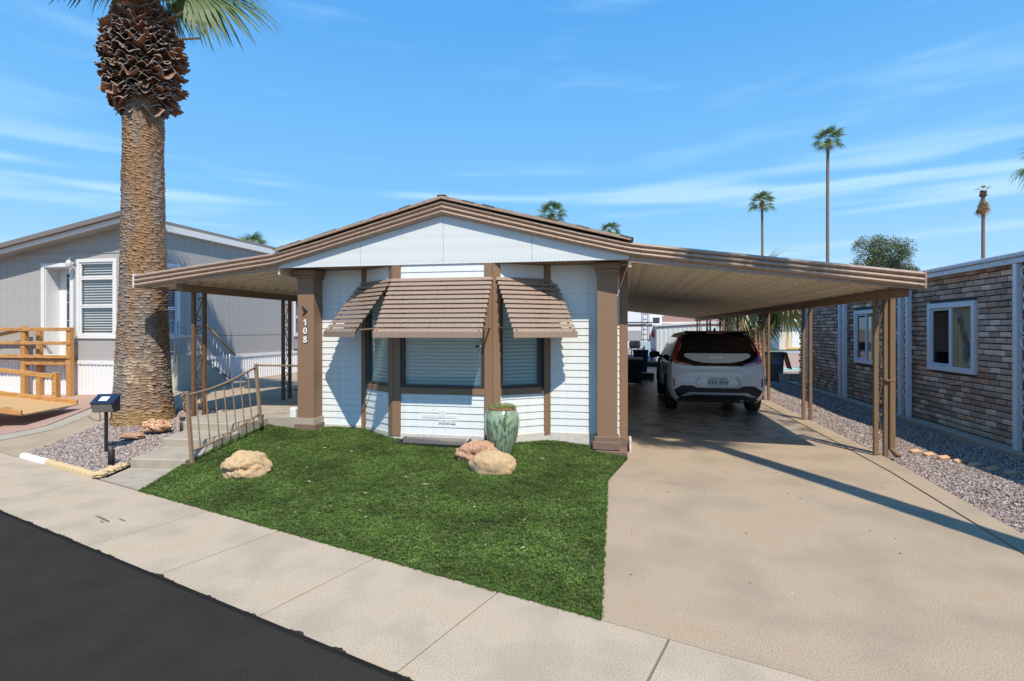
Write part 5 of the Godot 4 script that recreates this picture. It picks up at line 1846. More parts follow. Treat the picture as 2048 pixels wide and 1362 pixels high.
func build_car() -> void:
	var paint := mat("car_paint", lin(0.72, 0.74, 0.77), 0.25)
	paint.clearcoat_enabled = true
	paint.clearcoat = 1.0
	paint.clearcoat_roughness = 0.03
	var gloss := mat("car_black", lin(0.006, 0.006, 0.008), 0.05)
	gloss.metallic_specular = 0.5
	var clad := mat("car_cladding", lin(0.014, 0.014, 0.015), 0.55)
	var rubber := mat("tyre_rubber", lin(0.016, 0.016, 0.016), 0.75)
	var chrome := mat("chrome", lin(0.75, 0.76, 0.78), 0.12, null, Vector3.ONE, null, 0.0, 1.0)
	var silver := mat("skid_silver", lin(0.40, 0.42, 0.46), 0.35, null, Vector3.ONE, null, 0.0, 0.3)
	var red := mat("tail_red", lin(0.42, 0.006, 0.012), 0.08)
	red.clearcoat_enabled = true
	red.clearcoat = 1.0
	red.clearcoat_roughness = 0.02
	var clear := mat("tail_clear", lin(0.55, 0.57, 0.60), 0.12)
	var car := thing("parked_car", "light grey compact hatchback with black rear glass parked under the carport", "car", Vector3(1.78, 0.004, -11.06))
	for s in [-1.0, 1.0]:
		part(car, "side_panel", car_side(0, 7, s, true), paint)
		part(car, "side_glass", car_side(7, 11, s, false), gloss)
		part(car, "roof_side", car_side(11, 13, s, false), gloss)
	var rf := sf(true)
	for k in 60:
		var z0 := -0.02 - k * 0.068
		var z1 := z0 - 0.068
		for i in 6:
			var a0 := (i / 3.0 - 1.0)
			var a1 := ((i + 1) / 3.0 - 1.0)
			var f := func(a, z):
				var q: float = -z
				var hw := lerpf(0.40, 0.42, 1.0 - exp(-q / 0.11)) * (1.0 - 0.16 * smoothstep(3.55, 4.2, q))
				var zz: float = z + car_lean(1.595) * maxf(0.0, 1.0 - q / 0.9)
				var t := car_top(zz)
				var y := minf(1.595 + 0.018 * (1.0 - a * a), t)
				return Vector3(a * hw, y, zz)
			quad(rf, f.call(a0, z0), f.call(a0, z1), f.call(a1, z1), f.call(a1, z0))
	part(car, "roof", done(rf), gloss)
	# rear body: bumper and tailgate
	var shell := sf(true)
	for j in CAR_Y.size() - 1:
		for k in 3:
			var ya := maxf(0.31, lerpf(CAR_Y[j], CAR_Y[j + 1], k / 3.0))
			var yb := maxf(0.31, lerpf(CAR_Y[j], CAR_Y[j + 1], (k + 1) / 3.0))
			for i in 24:
				var ua := i / 12.0 - 1.0
				var ub := (i + 1) / 12.0 - 1.0
				var wa := car_row(CAR_REAR, ya)
				var wb := car_row(CAR_REAR, yb)
				quad(shell, car_rear(ua * wa, ya, 0.0), car_rear(ua * wb, yb, 0.0), car_rear(ub * wb, yb, 0.0), car_rear(ub * wa, ya, 0.0))
	part(car, "rear_body", done(shell), paint)
	part(car, "rear_glass", car_skin([-0.815, 0.995, -0.79, 0.955, -0.60, 0.915, -0.40, 0.898, 0.40, 0.898, 0.60, 0.915, 0.79, 0.955, 0.815, 0.995, 0.76, 1.20, 0.69, 1.38, 0.60, 1.53, 0.40, 1.585, -0.40, 1.585, -0.60, 1.53, -0.69, 1.38, -0.76, 1.20], 0.006), gloss)
	part(car, "tailgate_pod", car_skin([-0.60, 1.135, -0.56, 1.155, 0.56, 1.155, 0.60, 1.135, 0.605, 1.105, 0.575, 1.07, 0.45, 1.01, 0.25, 0.968, 0.0, 0.960, -0.25, 0.968, -0.45, 1.01, -0.575, 1.07, -0.605, 1.105], 0.016), paint)
	part(car, "tailgate_panel", car_skin([-0.70, 0.905, -0.66, 0.86, -0.60, 0.70, -0.565, 0.685, 0.565, 0.685, 0.60, 0.70, 0.66, 0.86, 0.70, 0.905, 0.60, 0.895, 0.40, 0.886, -0.40, 0.886, -0.60, 0.895], 0.006), paint)
	for s in [1.0, -1.0]:
		var f := func(a): return a if s > 0 else mirror(a)
		var lamp := part(car, "tail_light", car_skin(f.call([0.805, 0.995, 0.775, 1.16, 0.72, 1.32, 0.672, 1.43, 0.642, 1.43, 0.685, 1.30, 0.730, 1.15, 0.748, 1.02, 0.71, 0.995, 0.55, 0.955, 0.46, 0.935, 0.46, 0.925, 0.62, 0.935, 0.77, 0.965]), 0.014), red)
		part(lamp, "clear_lens", car_skin(f.call([0.60, 0.925, 0.46, 0.916, 0.47, 0.922, 0.60, 0.945, 0.705, 0.972, 0.705, 0.945]), 0.018), clear)
		part(lamp, "indicator", car_skin(f.call([0.72, 0.952, 0.72, 0.985, 0.798, 1.015, 0.802, 0.985, 0.78, 0.962]), 0.018), M.amber_lens)
		part(lamp, "light_guide", car_skin(f.call([0.700, 1.20, 0.652, 1.36, 0.644, 1.36, 0.690, 1.20]), 0.018), clear)
		part(car, "reflector", car_skin(f.call([0.785, 0.475, 0.812, 0.475, 0.812, 0.655, 0.785, 0.62]), 0.008), red)
		part(car, "mud_flap_edge", car_skin(f.call([0.70, 0.22, 0.78, 0.36, 0.80, 0.41, 0.72, 0.40, 0.66, 0.30]), 0.01), clad)
	part(car, "lower_bumper", car_skin([-0.80, 0.40, -0.66, 0.497, -0.46, 0.500, -0.37, 0.455, 0.37, 0.455, 0.46, 0.500, 0.66, 0.497, 0.80, 0.40, 0.76, 0.30, 0.68, 0.215, -0.68, 0.215, -0.76, 0.30], 0.010), clad)
	part(car, "skid_plate", car_skin([-0.68, 0.275, -0.53, 0.365, 0.53, 0.365, 0.68, 0.275, 0.62, 0.268, 0.44, 0.315, -0.44, 0.315, -0.62, 0.268], 0.030), silver)
	part(car, "plate_recess", car_skin([-0.36, 0.672, -0.43, 0.54, -0.355, 0.462, 0.355, 0.462, 0.43, 0.54, 0.36, 0.672, 0.31, 0.672, 0.385, 0.54, 0.335, 0.485, -0.335, 0.485, -0.385, 0.54, -0.31, 0.672], 0.012), silver)
	var plate := part(car, "licence_plate", box(Vector3(-0.16, -0.078, 0), Vector3(0.16, 0.078, 0.006), 0.002), M.plate_face, at(Vector3(0.0, 0.647, 0.092)))
	part(plate, "plate_rim", front_frame(-0.168, 0.168, -0.086, 0.086, 0.010, -0.002, 0.010), chrome)
	part(plate, "plate_band", box(Vector3(-0.15, 0.045, 0.0065), Vector3(0.15, 0.070, 0.0075), 0.0), M.plate_blue)
	part(plate, "characters", text_mesh("OFA 8HV", 0.078, 0.002), M.plate_ink, at(Vector3(0.0, -0.012, 0.0075), 0.0, Vector3(0.86, 1, 1)))
	# badge
	var bd := sf()
	for q in [[-0.115, 0, -0.110, 0.036], [-0.105, 0.014, -0.065, 0.036], [-0.098, 0.020, -0.055, 0.0], [-0.045, 0, -0.010, 0.036], [-0.010, 0.036, 0.012, 0.0], [0.022, 0.0, 0.060, 0.036], [0.060, 0.036, 0.095, 0.0]]:
		bar(bd, Vector3(q[0], q[1], 0), Vector3(q[2], q[3], 0), 0.009, 0.004, Vector3.BACK)
	part(car, "badge", done(bd), chrome, at(Vector3(0.0, 1.095, 0.035)))
	# spoiler, brake light, fin, wiper, mirrors, handles
	part(car, "spoiler", box(Vector3(-0.58, -0.02, -0.20), Vector3(0.58, 0.022, 0.045), 0.015), gloss, Transform3D(Basis(Vector3.RIGHT, 0.06), Vector3(0, 1.588, -0.22)))
	part(car, "brake_light", box(Vector3(-0.17, -0.008, 0.0), Vector3(0.17, 0.008, 0.012), 0.003), red, at(Vector3(0, 1.578, -0.178)))
	part(car, "antenna_fin", prismm([Vector2(-0.09, 0), Vector2(0.06, 0), Vector2(0.04, 0.06), Vector2(0.015, 0.07)], 0.03, Transform3D(Basis(Vector3(0, 0, 1), Vector3.UP, Vector3(-1, 0, 0)), Vector3(0.015, 1.605, -0.55))), gloss)
	for s in [-1.0, 1.0]:
		var mi := sf(true)
		lathe(mi, [Vector2(0, -0.075), Vector2(0.07, -0.065), Vector2(0.10, -0.02), Vector2(0.10, 0.03), Vector2(0.07, 0.07), Vector2(0, 0.08)], 16, Transform3D(Basis.from_scale(Vector3(1.25, 1, 0.8)), Vector3(s * 1.03, 1.06, -2.45)))
		var mr := part(car, "door_mirror", done(mi), gloss)
		part(mr, "mirror_arm", barm(Vector3(s * 0.83, 1.02, -2.48), Vector3(s * 0.98, 1.04, -2.46), 0.05, 0.05, Vector3.UP, 0.01), gloss)
		for z in [-1.15, -2.2]:
			part(car, "door_handle", box(Vector3(s * 0.895 - 0.012, 0.875, z - 0.11), Vector3(s * 0.895 + 0.022, 0.900, z + 0.11), 0.006), paint)
		for z in [-0.78, -3.35]:
			var w := part(car, "wheel", wheel_mesh(0.33, 0.22), rubber, Transform3D(Basis(Vector3.UP, PI / 2 * s), Vector3(s * 0.79, 0.33, z)))
			part(w, "rim", rim_mesh(), silver)
			var ar := sf()
			for k in 18:
				var a0 := PI * k / 18 - 0.12
				var a1 := PI * (k + 1) / 18 - 0.12
				var p := func(a, r, x): return Vector3(s * x, 0.33 + sin(a) * r, z + cos(a) * r)
				quad(ar, p.call(a0, 0.36, 0.90), p.call(a1, 0.36, 0.90), p.call(a1, 0.42, 0.912), p.call(a0, 0.42, 0.912))
				quad(ar, p.call(a0, 0.36, 0.66), p.call(a1, 0.36, 0.66), p.call(a1, 0.36, 0.90), p.call(a0, 0.36, 0.90))
			part(car, "wheel_arch", done(ar), clad)
	part(car, "underbody", box(Vector3(-0.72, 0.22, -4.0), Vector3(0.72, 0.38, -0.20), 0.02), clad)
	part(car, "exhaust", tubem([Vector3(0.45, 0.30, -0.6), Vector3(0.45, 0.28, -0.04)], [0.03], 12), M.steel)

func wheel_mesh(r: float, w: float) -> ArrayMesh:
	var st := sf(true)
	var t := Transform3D(Basis(Vector3.RIGHT, PI / 2), Vector3.ZERO)
	lathe(st, [Vector2(r * 0.64, -w * 0.5), Vector2(r * 0.94, -w * 0.5), Vector2(r, -w * 0.38), Vector2(r, -w * 0.2), Vector2(r * 0.975, -w * 0.18), Vector2(r, -w * 0.16), Vector2(r, w * 0.16), Vector2(r * 0.975, w * 0.18), Vector2(r, w * 0.2), Vector2(r, w * 0.38), Vector2(r * 0.94, w * 0.5), Vector2(r * 0.64, w * 0.5)], 36, t)
	return done(st)

func rim_mesh() -> ArrayMesh:
	var st := sf()
	lathe(st, [Vector2(0.215, -0.09), Vector2(0.215, 0.085), Vector2(0.195, 0.085), Vector2(0.19, -0.02), Vector2(0.0, -0.02)], 30, Transform3D(Basis(Vector3.RIGHT, PI / 2), Vector3.ZERO))
	for k in 5:
		var a := TAU * k / 5
		bar(st, Vector3(0, 0, 0.06), Vector3(cos(a) * 0.2, sin(a) * 0.2, 0.075), 0.05, 0.02, Vector3.BACK)
	return done(st)

# ---------------------------------------------------------------- palms and trees
# a fan leaf along +x: stalk, then ribs that spread in the x-z plane and droop
func fan_leaf(stalk: float, radius: float, droop: float, cols: Array, sd: int, n := 34, spread := 1.9) -> ArrayMesh:
	var r := RandomNumberGenerator.new()
	r.seed = sd
	var st := sf()
	st.set_color(cols[1])
	var pts := []
	for k in 6:
		var v := k / 5.0
		pts.append(Vector3(stalk * v, -0.10 * stalk * v * v, 0))
	tube(st, pts, [0.028 * radius, 0.022 * radius, 0.018 * radius, 0.015 * radius, 0.013 * radius, 0.011 * radius], 5, false)
	var o: Vector3 = pts[5]
	for k in n:
		var f := (k + 0.5) / n * 2.0 - 1.0
		var a := f * spread * 0.5 * 2.0 * 0.55 * PI / 1.7
		var long := radius * (1.0 - 0.28 * f * f) * r.randf_range(0.86, 1.06)
		var dir := Vector3(cos(a), 0.10 * (1.0 if k % 2 else -1.0) * 0.4, sin(a))
		var side := Vector3(-sin(a), 0, cos(a))
		var g := r.randf_range(0.75, 1.25)
		var c0: Color = cols[0] * g
		var c1: Color = cols[1] * g
		var prev_l := o
		var prev_r := o
		var dr := droop * r.randf_range(0.7, 1.3)
		for j in 6:
			var v := (j + 1) / 6.0
			var w := radius * 0.055 * (1.0 if v < 0.5 else (1.02 - v) * 2.0) * (minf(1.0, v * 3.0))
			var p := o + dir * long * v * (1.0 - 0.25 * dr * v * v) + Vector3(0, -dr * long * pow(maxf(v - 0.25, 0.0), 1.8) * 0.95, 0)
			var l := p - side * w * 0.5
			var q := p + side * w * 0.5 + Vector3(0, w * 0.25, 0)
			st.set_color(c0.lerp(c1, v))
			if j == 0:
				st.add_vertex(o); st.add_vertex(l); st.add_vertex(q)
			else:
				quad(st, prev_l, l, q, prev_r)
			prev_l = l
			prev_r = q
	return done(st)

func leaf_turn(azimuth: float, lift: float, roll := 0.0) -> Basis:
	return Basis(Vector3.UP, azimuth) * Basis(Vector3.BACK, lift) * Basis(Vector3.RIGHT, roll)

var fan_sets := {}

func far_palm(label: String, p: Vector3, high: float, crown: float, thick: float, sd: int, dead := false) -> Node3D:
	var t := thing("fan_palm" if not dead else "dead_palm", label, "palm tree", p, 0.0, "tall palms on the skyline" if not dead else "")
	var r := RandomNumberGenerator.new()
	r.seed = sd
	var pts := []
	var rad := []
	var bend := r.randf_range(-0.25, 0.25)
	for k in 40:
		var v := k / 39.0
		pts.append(Vector3(bend * sin(v * 2.6), high * v, bend * 0.4 * v))
		rad.append(thick * (1.35 - 0.35 * smoothstep(0.0, 0.12, v) - 0.12 * v) * (1.0 + 0.05 * (k % 2)))
	var st := sf(true)
	st.set_color(Color(0.25, 0.185, 0.14))
	tube(st, pts, rad, 9)
	part(t, "trunk", done(st), M.bark)
	var top: Vector3 = pts[39]
	# ragged collar of old leaf bases
	var bt := sf()
	for k in 60:
		var a := r.randf() * TAU
		var y := r.randf_range(-0.10, 0.35) * crown
		var g := r.randf_range(0.5, 1.4)
		bt.set_color(Color(0.17 * g, 0.085 * g, 0.045 * g))
		var d := Vector3(cos(a), 0, sin(a))
		var rr := thick * 1.0 + 0.12 * crown * (1.0 - absf(y / crown - 0.05) * 1.5)
		bar(bt, top + Vector3(0, y - 0.35 * crown, 0) + d * thick * 0.6, top + Vector3(0, y - 0.28 * crown, 0) + d * rr, 0.12 * crown, 0.03, Vector3.UP)
	part(t, "leaf_bases", done(bt), M.dead_boot).set_meta("kind", "stuff")
	if not fan_sets.has("far"):
		fan_sets["far"] = []
		fan_sets["dry"] = []
		for k in 3:
			fan_sets["far"].append(fan_leaf(0.75, 0.85, 0.55 + 0.2 * k, [Color(0.07, 0.14, 0.035), Color(0.15, 0.21, 0.06)], 50 + k, 20))
			fan_sets["dry"].append(fan_leaf(0.6, 0.9, 1.3, [Color(0.30, 0.20, 0.11), Color(0.42, 0.30, 0.18)], 60 + k, 16, 1.1))
	if dead:
		for k in 12:
			var a := r.randf_range(0.3, 3.6)
			part(t, "dry_frond", fan_sets["dry"][k % 3], M.dry_leaf, Transform3D(leaf_turn(a, r.randf_range(-1.45, -1.15)) * Basis.from_scale(Vector3.ONE * crown * r.randf_range(0.7, 1.3)), top + Vector3(0, -0.1 - 0.5 * r.randf(), 0)))
		for k in 3:
			part(t, "dry_frond", fan_sets["dry"][k], M.dry_leaf, Transform3D(leaf_turn(k * 2.1, 0.9) * Basis.from_scale(Vector3.ONE * crown * 0.5), top))
	else:
		var n := 26
		for k in n:
			var v := (k + 0.5) / n
			var lift := lerpf(1.35, -0.55, pow(v, 0.9)) + r.randf_range(-0.15, 0.15)
			var s := crown * r.randf_range(0.85, 1.1)
			part(t, "frond", fan_sets["far"][k % 3], M.leaf, Transform3D(leaf_turn(k * 2.39996 + r.randf_range(-0.2, 0.2), lift, r.randf_range(-0.4, 0.4)) * Basis.from_scale(Vector3.ONE * s), top))
	return t

func big_palm() -> void:
	var base := Vector3(-7.82, 0.10, -7.72)
	var t := thing("palm_tree", "thick trunked fan palm with a shaggy skirt of cut leaf bases", "palm tree", base)
	var noise := FastNoiseLite.new()
	noise.seed = 77
	noise.fractal_octaves = 4
	noise.frequency = 1.0
	var ns := 110
	var rows := 690
	var st := sf(true)
	var hs := [0.0, 0.25, 0.6, 1.1, 1.7, 2.4, 3.4, 4.6, 5.6, 7.2]
	var rs := [0.455, 0.425, 0.398, 0.370, 0.345, 0.322, 0.302, 0.288, 0.285, 0.22]
	var grid := PackedVector3Array()
	var tint := PackedColorArray()
	for j in rows + 1:
		var y := 5.6 * j / rows
		var r0 := 0.3
		for k in hs.size() - 1:
			if y >= hs[k] and y <= hs[k + 1]:
				r0 = lerpf(rs[k], rs[k + 1], (y - hs[k]) / (hs[k + 1] - hs[k]))
		for i in ns:
			var a := TAU * i / ns
			var x := cos(a)
			var z := sin(a)
			var wob := noise.get_noise_3d(x * 1.6, y * 0.8, z * 1.6) * 0.055 + noise.get_noise_3d(x * 6.0, y * 2.0 + 9.0, z * 6.0) * 0.018
			var ring := (y + wob) / 0.044
			var f := ring - floorf(ring)
			var which := floorf(ring)
			var lip := noise.get_noise_3d(x * 3.0, which * 3.7, z * 3.0)
			var n1 := noise.get_noise_3d(x * 9.0, y * 34.0, z * 9.0)
			var crack := smoothstep(0.30, 0.55, absf(noise.get_noise_3d(x * 14.0, which * 0.9, z * 14.0)))
			var r := r0 + (0.005 + 0.024 * maxf(0.0, lip + 0.40)) * (1.0 - f) - 0.010 * crack + 0.006 * n1 + 0.02 * noise.get_noise_3d(x * 0.8, y * 0.7, z * 0.8)
			if y < 0.5:
				r += (0.5 - y) * (0.06 * noise.get_noise_3d(x * 2.0, 3.0, z * 2.0) + 0.04 * maxf(0.0, x))
			grid.append(Vector3(x * r, y, z * r))
			# old grey weathered bark in bands, fresh orange fibre in others
			var band := noise.get_noise_3d(x * 0.9 + 5.0, y * 0.75, z * 0.9)
			var g := clampf(0.5 + band * 1.8 - 0.14 * (y - 2.0), 0.0, 1.0)
			var c := Color(0.42, 0.255, 0.14).lerp(Color(0.37, 0.31, 0.265), g)
			if y < 1.25:
				var pale := smoothstep(0.10, 0.32, noise.get_noise_3d(x * 2.2, y * 3.0 + 40.0, z * 2.2)) * smoothstep(1.3, 0.9, y) * smoothstep(0.3, 0.6, y)
				c = c.lerp(Color(0.66, 0.53, 0.37), pale)
			if y < 0.38:
				c = c.lerp(Color(0.48, 0.31, 0.15), smoothstep(0.38, 0.16, y + 0.1 * noise.get_noise_2d(x * 3.0, z * 3.0)))
			var v := 0.78 + 0.5 * n1 + 0.35 * lip
			v *= 1.0 - 0.45 * crack
			tint.append(Color(c.r * v, c.g * v, c.b * v))
	for j in rows:
		for i in ns:
			var i2 := (i + 1) % ns
			for q in [j * ns + i, j * ns + i2, (j + 1) * ns + i2, j * ns + i, (j + 1) * ns + i2, (j + 1) * ns + i]:
				st.set_color(tint[q])
				st.add_vertex(grid[q])
	part(t, "trunk", done(st), M.bark)
	var core := sf(true)
	core.set_color(Color(0.17, 0.09, 0.055))
	lathe(core, [Vector2(0.27, 5.4 - base.y), Vector2(0.36, 5.7 - base.y), Vector2(0.38, 6.2 - base.y), Vector2(0.30, 6.7 - base.y), Vector2(0.16, 7.0 - base.y)], 20)
	part(t, "core", done(core), M.dead_boot)
	# the skirt: curled stubs of cut leaf stalks, darker inside, pale along the cut edge
	var r := RandomNumberGenerator.new()
	r.seed = 31
	var kinds := []
	for k in 10:
		kinds.append(boot_mesh(200 + k))
	var far := []
	for j in 21:
		var v := j / 20.0
		var y := lerpf(5.36, 6.92, v)
		var rr := 0.315
		for q in [[0.0, 0.06], [0.08, 0.19], [0.25, 0.275], [0.5, 0.285], [0.66, 0.21], [0.8, 0.12], [0.92, 0.02], [1.0, -0.04]]:
			if v >= q[0]:
				rr = 0.285 + q[1]
		var n := int(30 if v > 0.9 else 27)
		for i in n:
			var a := TAU * (i + 0.5 * (j % 2) + r.randf_range(-0.35, 0.35)) / n
			var lift := lerpf(-0.55, 0.75, pow(v, 1.3)) + r.randf_range(-0.28, 0.28)
			var reach := rr - 0.22 + r.randf_range(-0.05, 0.055)
			var s := r.randf_range(0.70, 1.1)
			var tr := Transform3D(Basis(Vector3.UP, -a) * Basis(Vector3.BACK, lift) * Basis(Vector3.RIGHT, r.randf_range(-0.30, 0.30)) * Basis.from_scale(Vector3(s, s, s * r.randf_range(0.8, 1.2))), Vector3(cos(a) * reach, y + r.randf_range(-0.04, 0.04) - base.y, sin(a) * reach))
			var facing := (sin(a) > -0.25)
			if facing and far.size() >= 0 and t.get_child_count() < 300:
				part(t, "leaf_base", kinds[r.randi_range(0, 9)], M.dead_boot, tr)
			else:
				far.append(tr)
	many("leaf_bases", kinds[0], M.dead_boot, far, [], t)
	# a few long splayed stalks
	for q in [[2.6, 6.55, 0.45, 0.75], [2.85, 6.62, 0.6, 0.6], [0.15, 6.45, 0.02, 0.62], [0.5, 6.6, 0.65, 0.55], [3.3, 6.3, 0.1, 0.5]]:
		var d: Vector3 = Basis(Vector3.UP, q[0]) * Vector3(cos(q[2]), sin(q[2]), 0)
		var p := Vector3(0, q[1] - base.y, 0) + d * 0.35
		var sm := sf()
		sm.set_color(Color(0.36, 0.26, 0.17))
		bar(sm, p, p + d * q[3], 0.05, 0.012, Vector3.UP)
		part(t, "cut_stalk", done(sm), M.dead_boot)
	# orange fibre cone and the living crown
	var fb := sf()
	for k in 700:
		var a := r.randf() * TAU
		var y := r.randf_range(6.72, 7.12)
		var rr := lerpf(0.36, 0.15, (y - 6.72) / 0.40)
		var g := r.randf_range(0.5, 1.4)
		fb.set_color(Color(0.40 * g, 0.17 * g, 0.055 * g))
		var p := Vector3(cos(a) * rr, y - base.y, sin(a) * rr)
		var d := Vector3(cos(a) * 0.5 + r.randf_range(-0.9, 0.9), r.randf_range(-0.5, 0.9), sin(a) * 0.5 + r.randf_range(-0.9, 0.9)).normalized()
		bar(fb, p, p + d * r.randf_range(0.05, 0.13), 0.014, 0.004, Vector3.UP)
	part(t, "fibre", done(fb), M.dead_boot).set_meta("kind", "stuff")
	var cone := sf(true)
	cone.set_color(Color(0.20, 0.09, 0.04))
	lathe(cone, [Vector2(0.33, 6.6 - base.y), Vector2(0.14, 7.12 - base.y), Vector2(0.0, 7.2 - base.y)], 16)
	part(t, "crown_shaft", done(cone), M.dead_boot)
	var green := [Color(0.055, 0.115, 0.03), Color(0.13, 0.19, 0.06)]
	var leaves := []
	for k in 4:
		leaves.append(fan_leaf(0.85, 1.05, 0.75 + 0.15 * k, green, 300 + k, 40))
	var top := Vector3(0, 7.12 - base.y, 0)
	for k in 15:
		var lift := lerpf(1.0, 0.45, k / 14.0) + r.randf_range(-0.1, 0.1)
		var a := k * 2.39996 + 0.3
		# the low leaves leave the right side free for the one that hangs into view
		part(t, "frond", leaves[k % 4], M.leaf, Transform3D(leaf_turn(a, maxf(lift, 0.62), r.randf_range(-0.3, 0.3)), top))
	var hang := fan_leaf(0.80, 1.50, 0.62, [Color(0.035, 0.085, 0.028), Color(0.10, 0.145, 0.045)], 410, 48, 1.5)
	part(t, "frond", hang, M.leaf, Transform3D(Basis(Vector3.UP, 0.20) * Basis(Vector3.BACK, -0.10) * Basis(Vector3.RIGHT, 0.85), top + Vector3(0.20, 0.22, 0.1)))
	for q in [[2.2, 0.50], [4.0, 0.45]]:
		part(t, "frond", leaves[1], M.leaf, Transform3D(leaf_turn(q[0], q[1], 0.3), top))

# a curled stub pointing along +x, pale along its torn outer edge
func boot_mesh(sd: int) -> ArrayMesh:
	var r := RandomNumberGenerator.new()
	r.seed = sd
	var st := sf()
	var wide := r.randf_range(0.16, 0.30)
	var long := r.randf_range(0.22, 0.30)
	var curl := r.randf_range(-0.04, 0.09)
	var wave := r.randf_range(0.012, 0.04)
	var ph := r.randf() * TAU
	var g := r.randf_range(0.5, 1.5)
	var body := Color(0.085 * g, 0.042 * g, 0.028 * g) if r.randf() < 0.65 else Color(0.20 * g, 0.075 * g, 0.035 * g)
	var edge := Color(0.40, 0.34, 0.30) * r.randf_range(0.6, 1.2)
	var n := 8
	var f := func(u, v, low):
		var z: float = (u - 0.5) * wide * (0.75 + 0.25 * v)
		var y: float = wave * sin(u * 7.0 + ph) * v + curl * pow(absf(u - 0.5) * 2.0, 2.0) * v - (0.011 if low else 0.0)
		return Vector3(long * v * (1.0 - 0.10 * sin(u * 11.0 + ph)), y, z)
	for i in n:
		var u0 := i / float(n)
		var u1 := (i + 1) / float(n)
		var vs := [0.0, 0.5, 0.90, 1.0]
		for j in 3:
			st.set_color(edge * 0.75 if j == 2 else body)
			quad(st, f.call(u0, vs[j], false), f.call(u0, vs[j + 1], false), f.call(u1, vs[j + 1], false), f.call(u1, vs[j], false))
			st.set_color(body)
			quad(st, f.call(u0, vs[j], true), f.call(u1, vs[j], true), f.call(u1, vs[j + 1], true), f.call(u0, vs[j + 1], true))
		st.set_color(edge)
		quad(st, f.call(u0, 1.0, false), f.call(u0, 1.0, true), f.call(u1, 1.0, true), f.call(u1, 1.0, false))
	for u in [0.0, 1.0]:
		st.set_color(edge * 0.8)
		quad(st, f.call(u, 0.4, false), f.call(u, 0.4, true), f.call(u, 1.0, true), f.call(u, 1.0, false))
	return done(st)

func leafy_tree(label: String, p: Vector3, base_y: float, top_y: float, wide: float, sd: int, cols: Array, count := 900) -> void:
	var t := thing("broadleaf_tree", label, "tree", p, 0.0, "trees beyond the carport")
	var r := RandomNumberGenerator.new()
	r.seed = sd
	var st := sf(true)
	st.set_color(Color(0.14, 0.11, 0.085))
	tube(st, [Vector3.ZERO, Vector3(0.1, base_y * 0.6, 0), Vector3(0, (base_y + top_y) * 0.5, 0)], [0.22, 0.17, 0.06], 8)
	var lobes := []
	for k in 9:
		var a := TAU * k / 9 + r.randf()
		var d := wide * 0.5 * r.randf_range(0.35, 0.72)
		var c := Vector3(cos(a) * d, lerpf(base_y, top_y, r.randf_range(0.25, 0.82)), sin(a) * d)
		lobes.append([c, wide * r.randf_range(0.15, 0.26)])
		tube(st, [Vector3(0, base_y * 0.75, 0), c * Vector3(0.5, 0.9, 0.5), c], [0.09, 0.05, 0.02], 6)
	lobes.append([Vector3(0, top_y - wide * 0.18, 0), wide * 0.24])
	lobes.append([Vector3(wide * 0.1, (base_y + top_y) * 0.52, 0), wide * 0.30])
	part(t, "trunk", done(st), M.bark)
	var cl := sf()
	for k in 16:
		var b := Basis(Vector3(r.randf_range(-1, 1), r.randf_range(-1, 1), r.randf_range(-1, 1)).normalized(), r.randf() * TAU)
		var o := Vector3(r.randf_range(-1, 1), r.randf_range(-1, 1), r.randf_range(-1, 1)) * 0.16
		quad(cl, o + b * Vector3(-0.055, 0, 0), o + b * Vector3(0, 0.005, 0.024), o + b * Vector3(0.055, 0, 0), o + b * Vector3(0, 0.005, -0.024))
	var spots := []
	var tints := []
	for k in count:
		var l: Array = lobes[r.randi_range(0, lobes.size() - 1)]
		var d := Vector3(r.randf_range(-1, 1), r.randf_range(-1, 1), r.randf_range(-1, 1)).normalized() * pow(r.randf(), 0.45)
		var s := r.randf_range(0.9, 1.6)
		spots.append(Transform3D(Basis(Vector3.UP, r.randf() * TAU) * Basis.from_scale(Vector3(s, s, s)), l[0] + d * l[1] * Vector3(1, 0.8, 1)))
		var v := r.randf_range(0.6, 1.35)
		var c: Color = cols[r.randi_range(0, cols.size() - 1)]
		tints.append(Color(c.r * v, c.g * v, c.b * v))
	many("crown", done(cl), M.leaf, spots, tints, t)

func build_trees() -> void:
	big_palm()
	far_palm("tallest slender palm rising right of the carport roof", Vector3(22.13, 0, -65.68), 22.4, 1.35, 0.17, 1)
	far_palm("slender palm standing left of the tallest one above the carport", Vector3(16.42, 0, -70.65), 17.0, 1.3, 0.15, 2)
	far_palm("palm crown peeking over the right slope of the white gable", Vector3(-7.88, 0, -61.66), 14.7, 1.4, 0.26, 3)
	far_palm("small palm top just clearing the lower right roof slope", Vector3(-2.01, 0, -81.21), 16.0, 1.35, 0.22, 4)
	far_palm("palm top behind the right end of the grey house roof", Vector3(-39.75, 0, -53.19), 10.7, 1.35, 0.22, 5)
	far_palm("palm at the right edge with one frond reaching into view", Vector3(31.2, 0, -46.88), 13.7, 2.2, 0.2, 6)
	far_palm("dead palm with a brown hanging beard above the brick house", Vector3(32.32, 0, -57.53), 14.3, 1.25, 0.15, 7, true)
	leafy_tree("round grey green tree above the end of the carport roof", Vector3(21.07, 0, -50.16), 4.2, 9.4, 5.2, 8, [Color(0.10, 0.13, 0.06), Color(0.15, 0.175, 0.09), Color(0.075, 0.105, 0.05)], 1500)
	leafy_tree("bright green tree behind the yellow trimmed house", Vector3(15.0, 0, -53.5), 2.6, 6.2, 7.0, 9, [Color(0.055, 0.14, 0.025), Color(0.09, 0.19, 0.04)], 1300)
	# the palm in the gravel beside the driveway, out of frame, whose trunk throws the long shadow over the driveway
	far_palm("tall palm in the gravel right of the driveway, outside the view", Vector3(4.10, 0, -2.40), 10.15, 0.85, 0.155, 11)
	shaggy_palm()

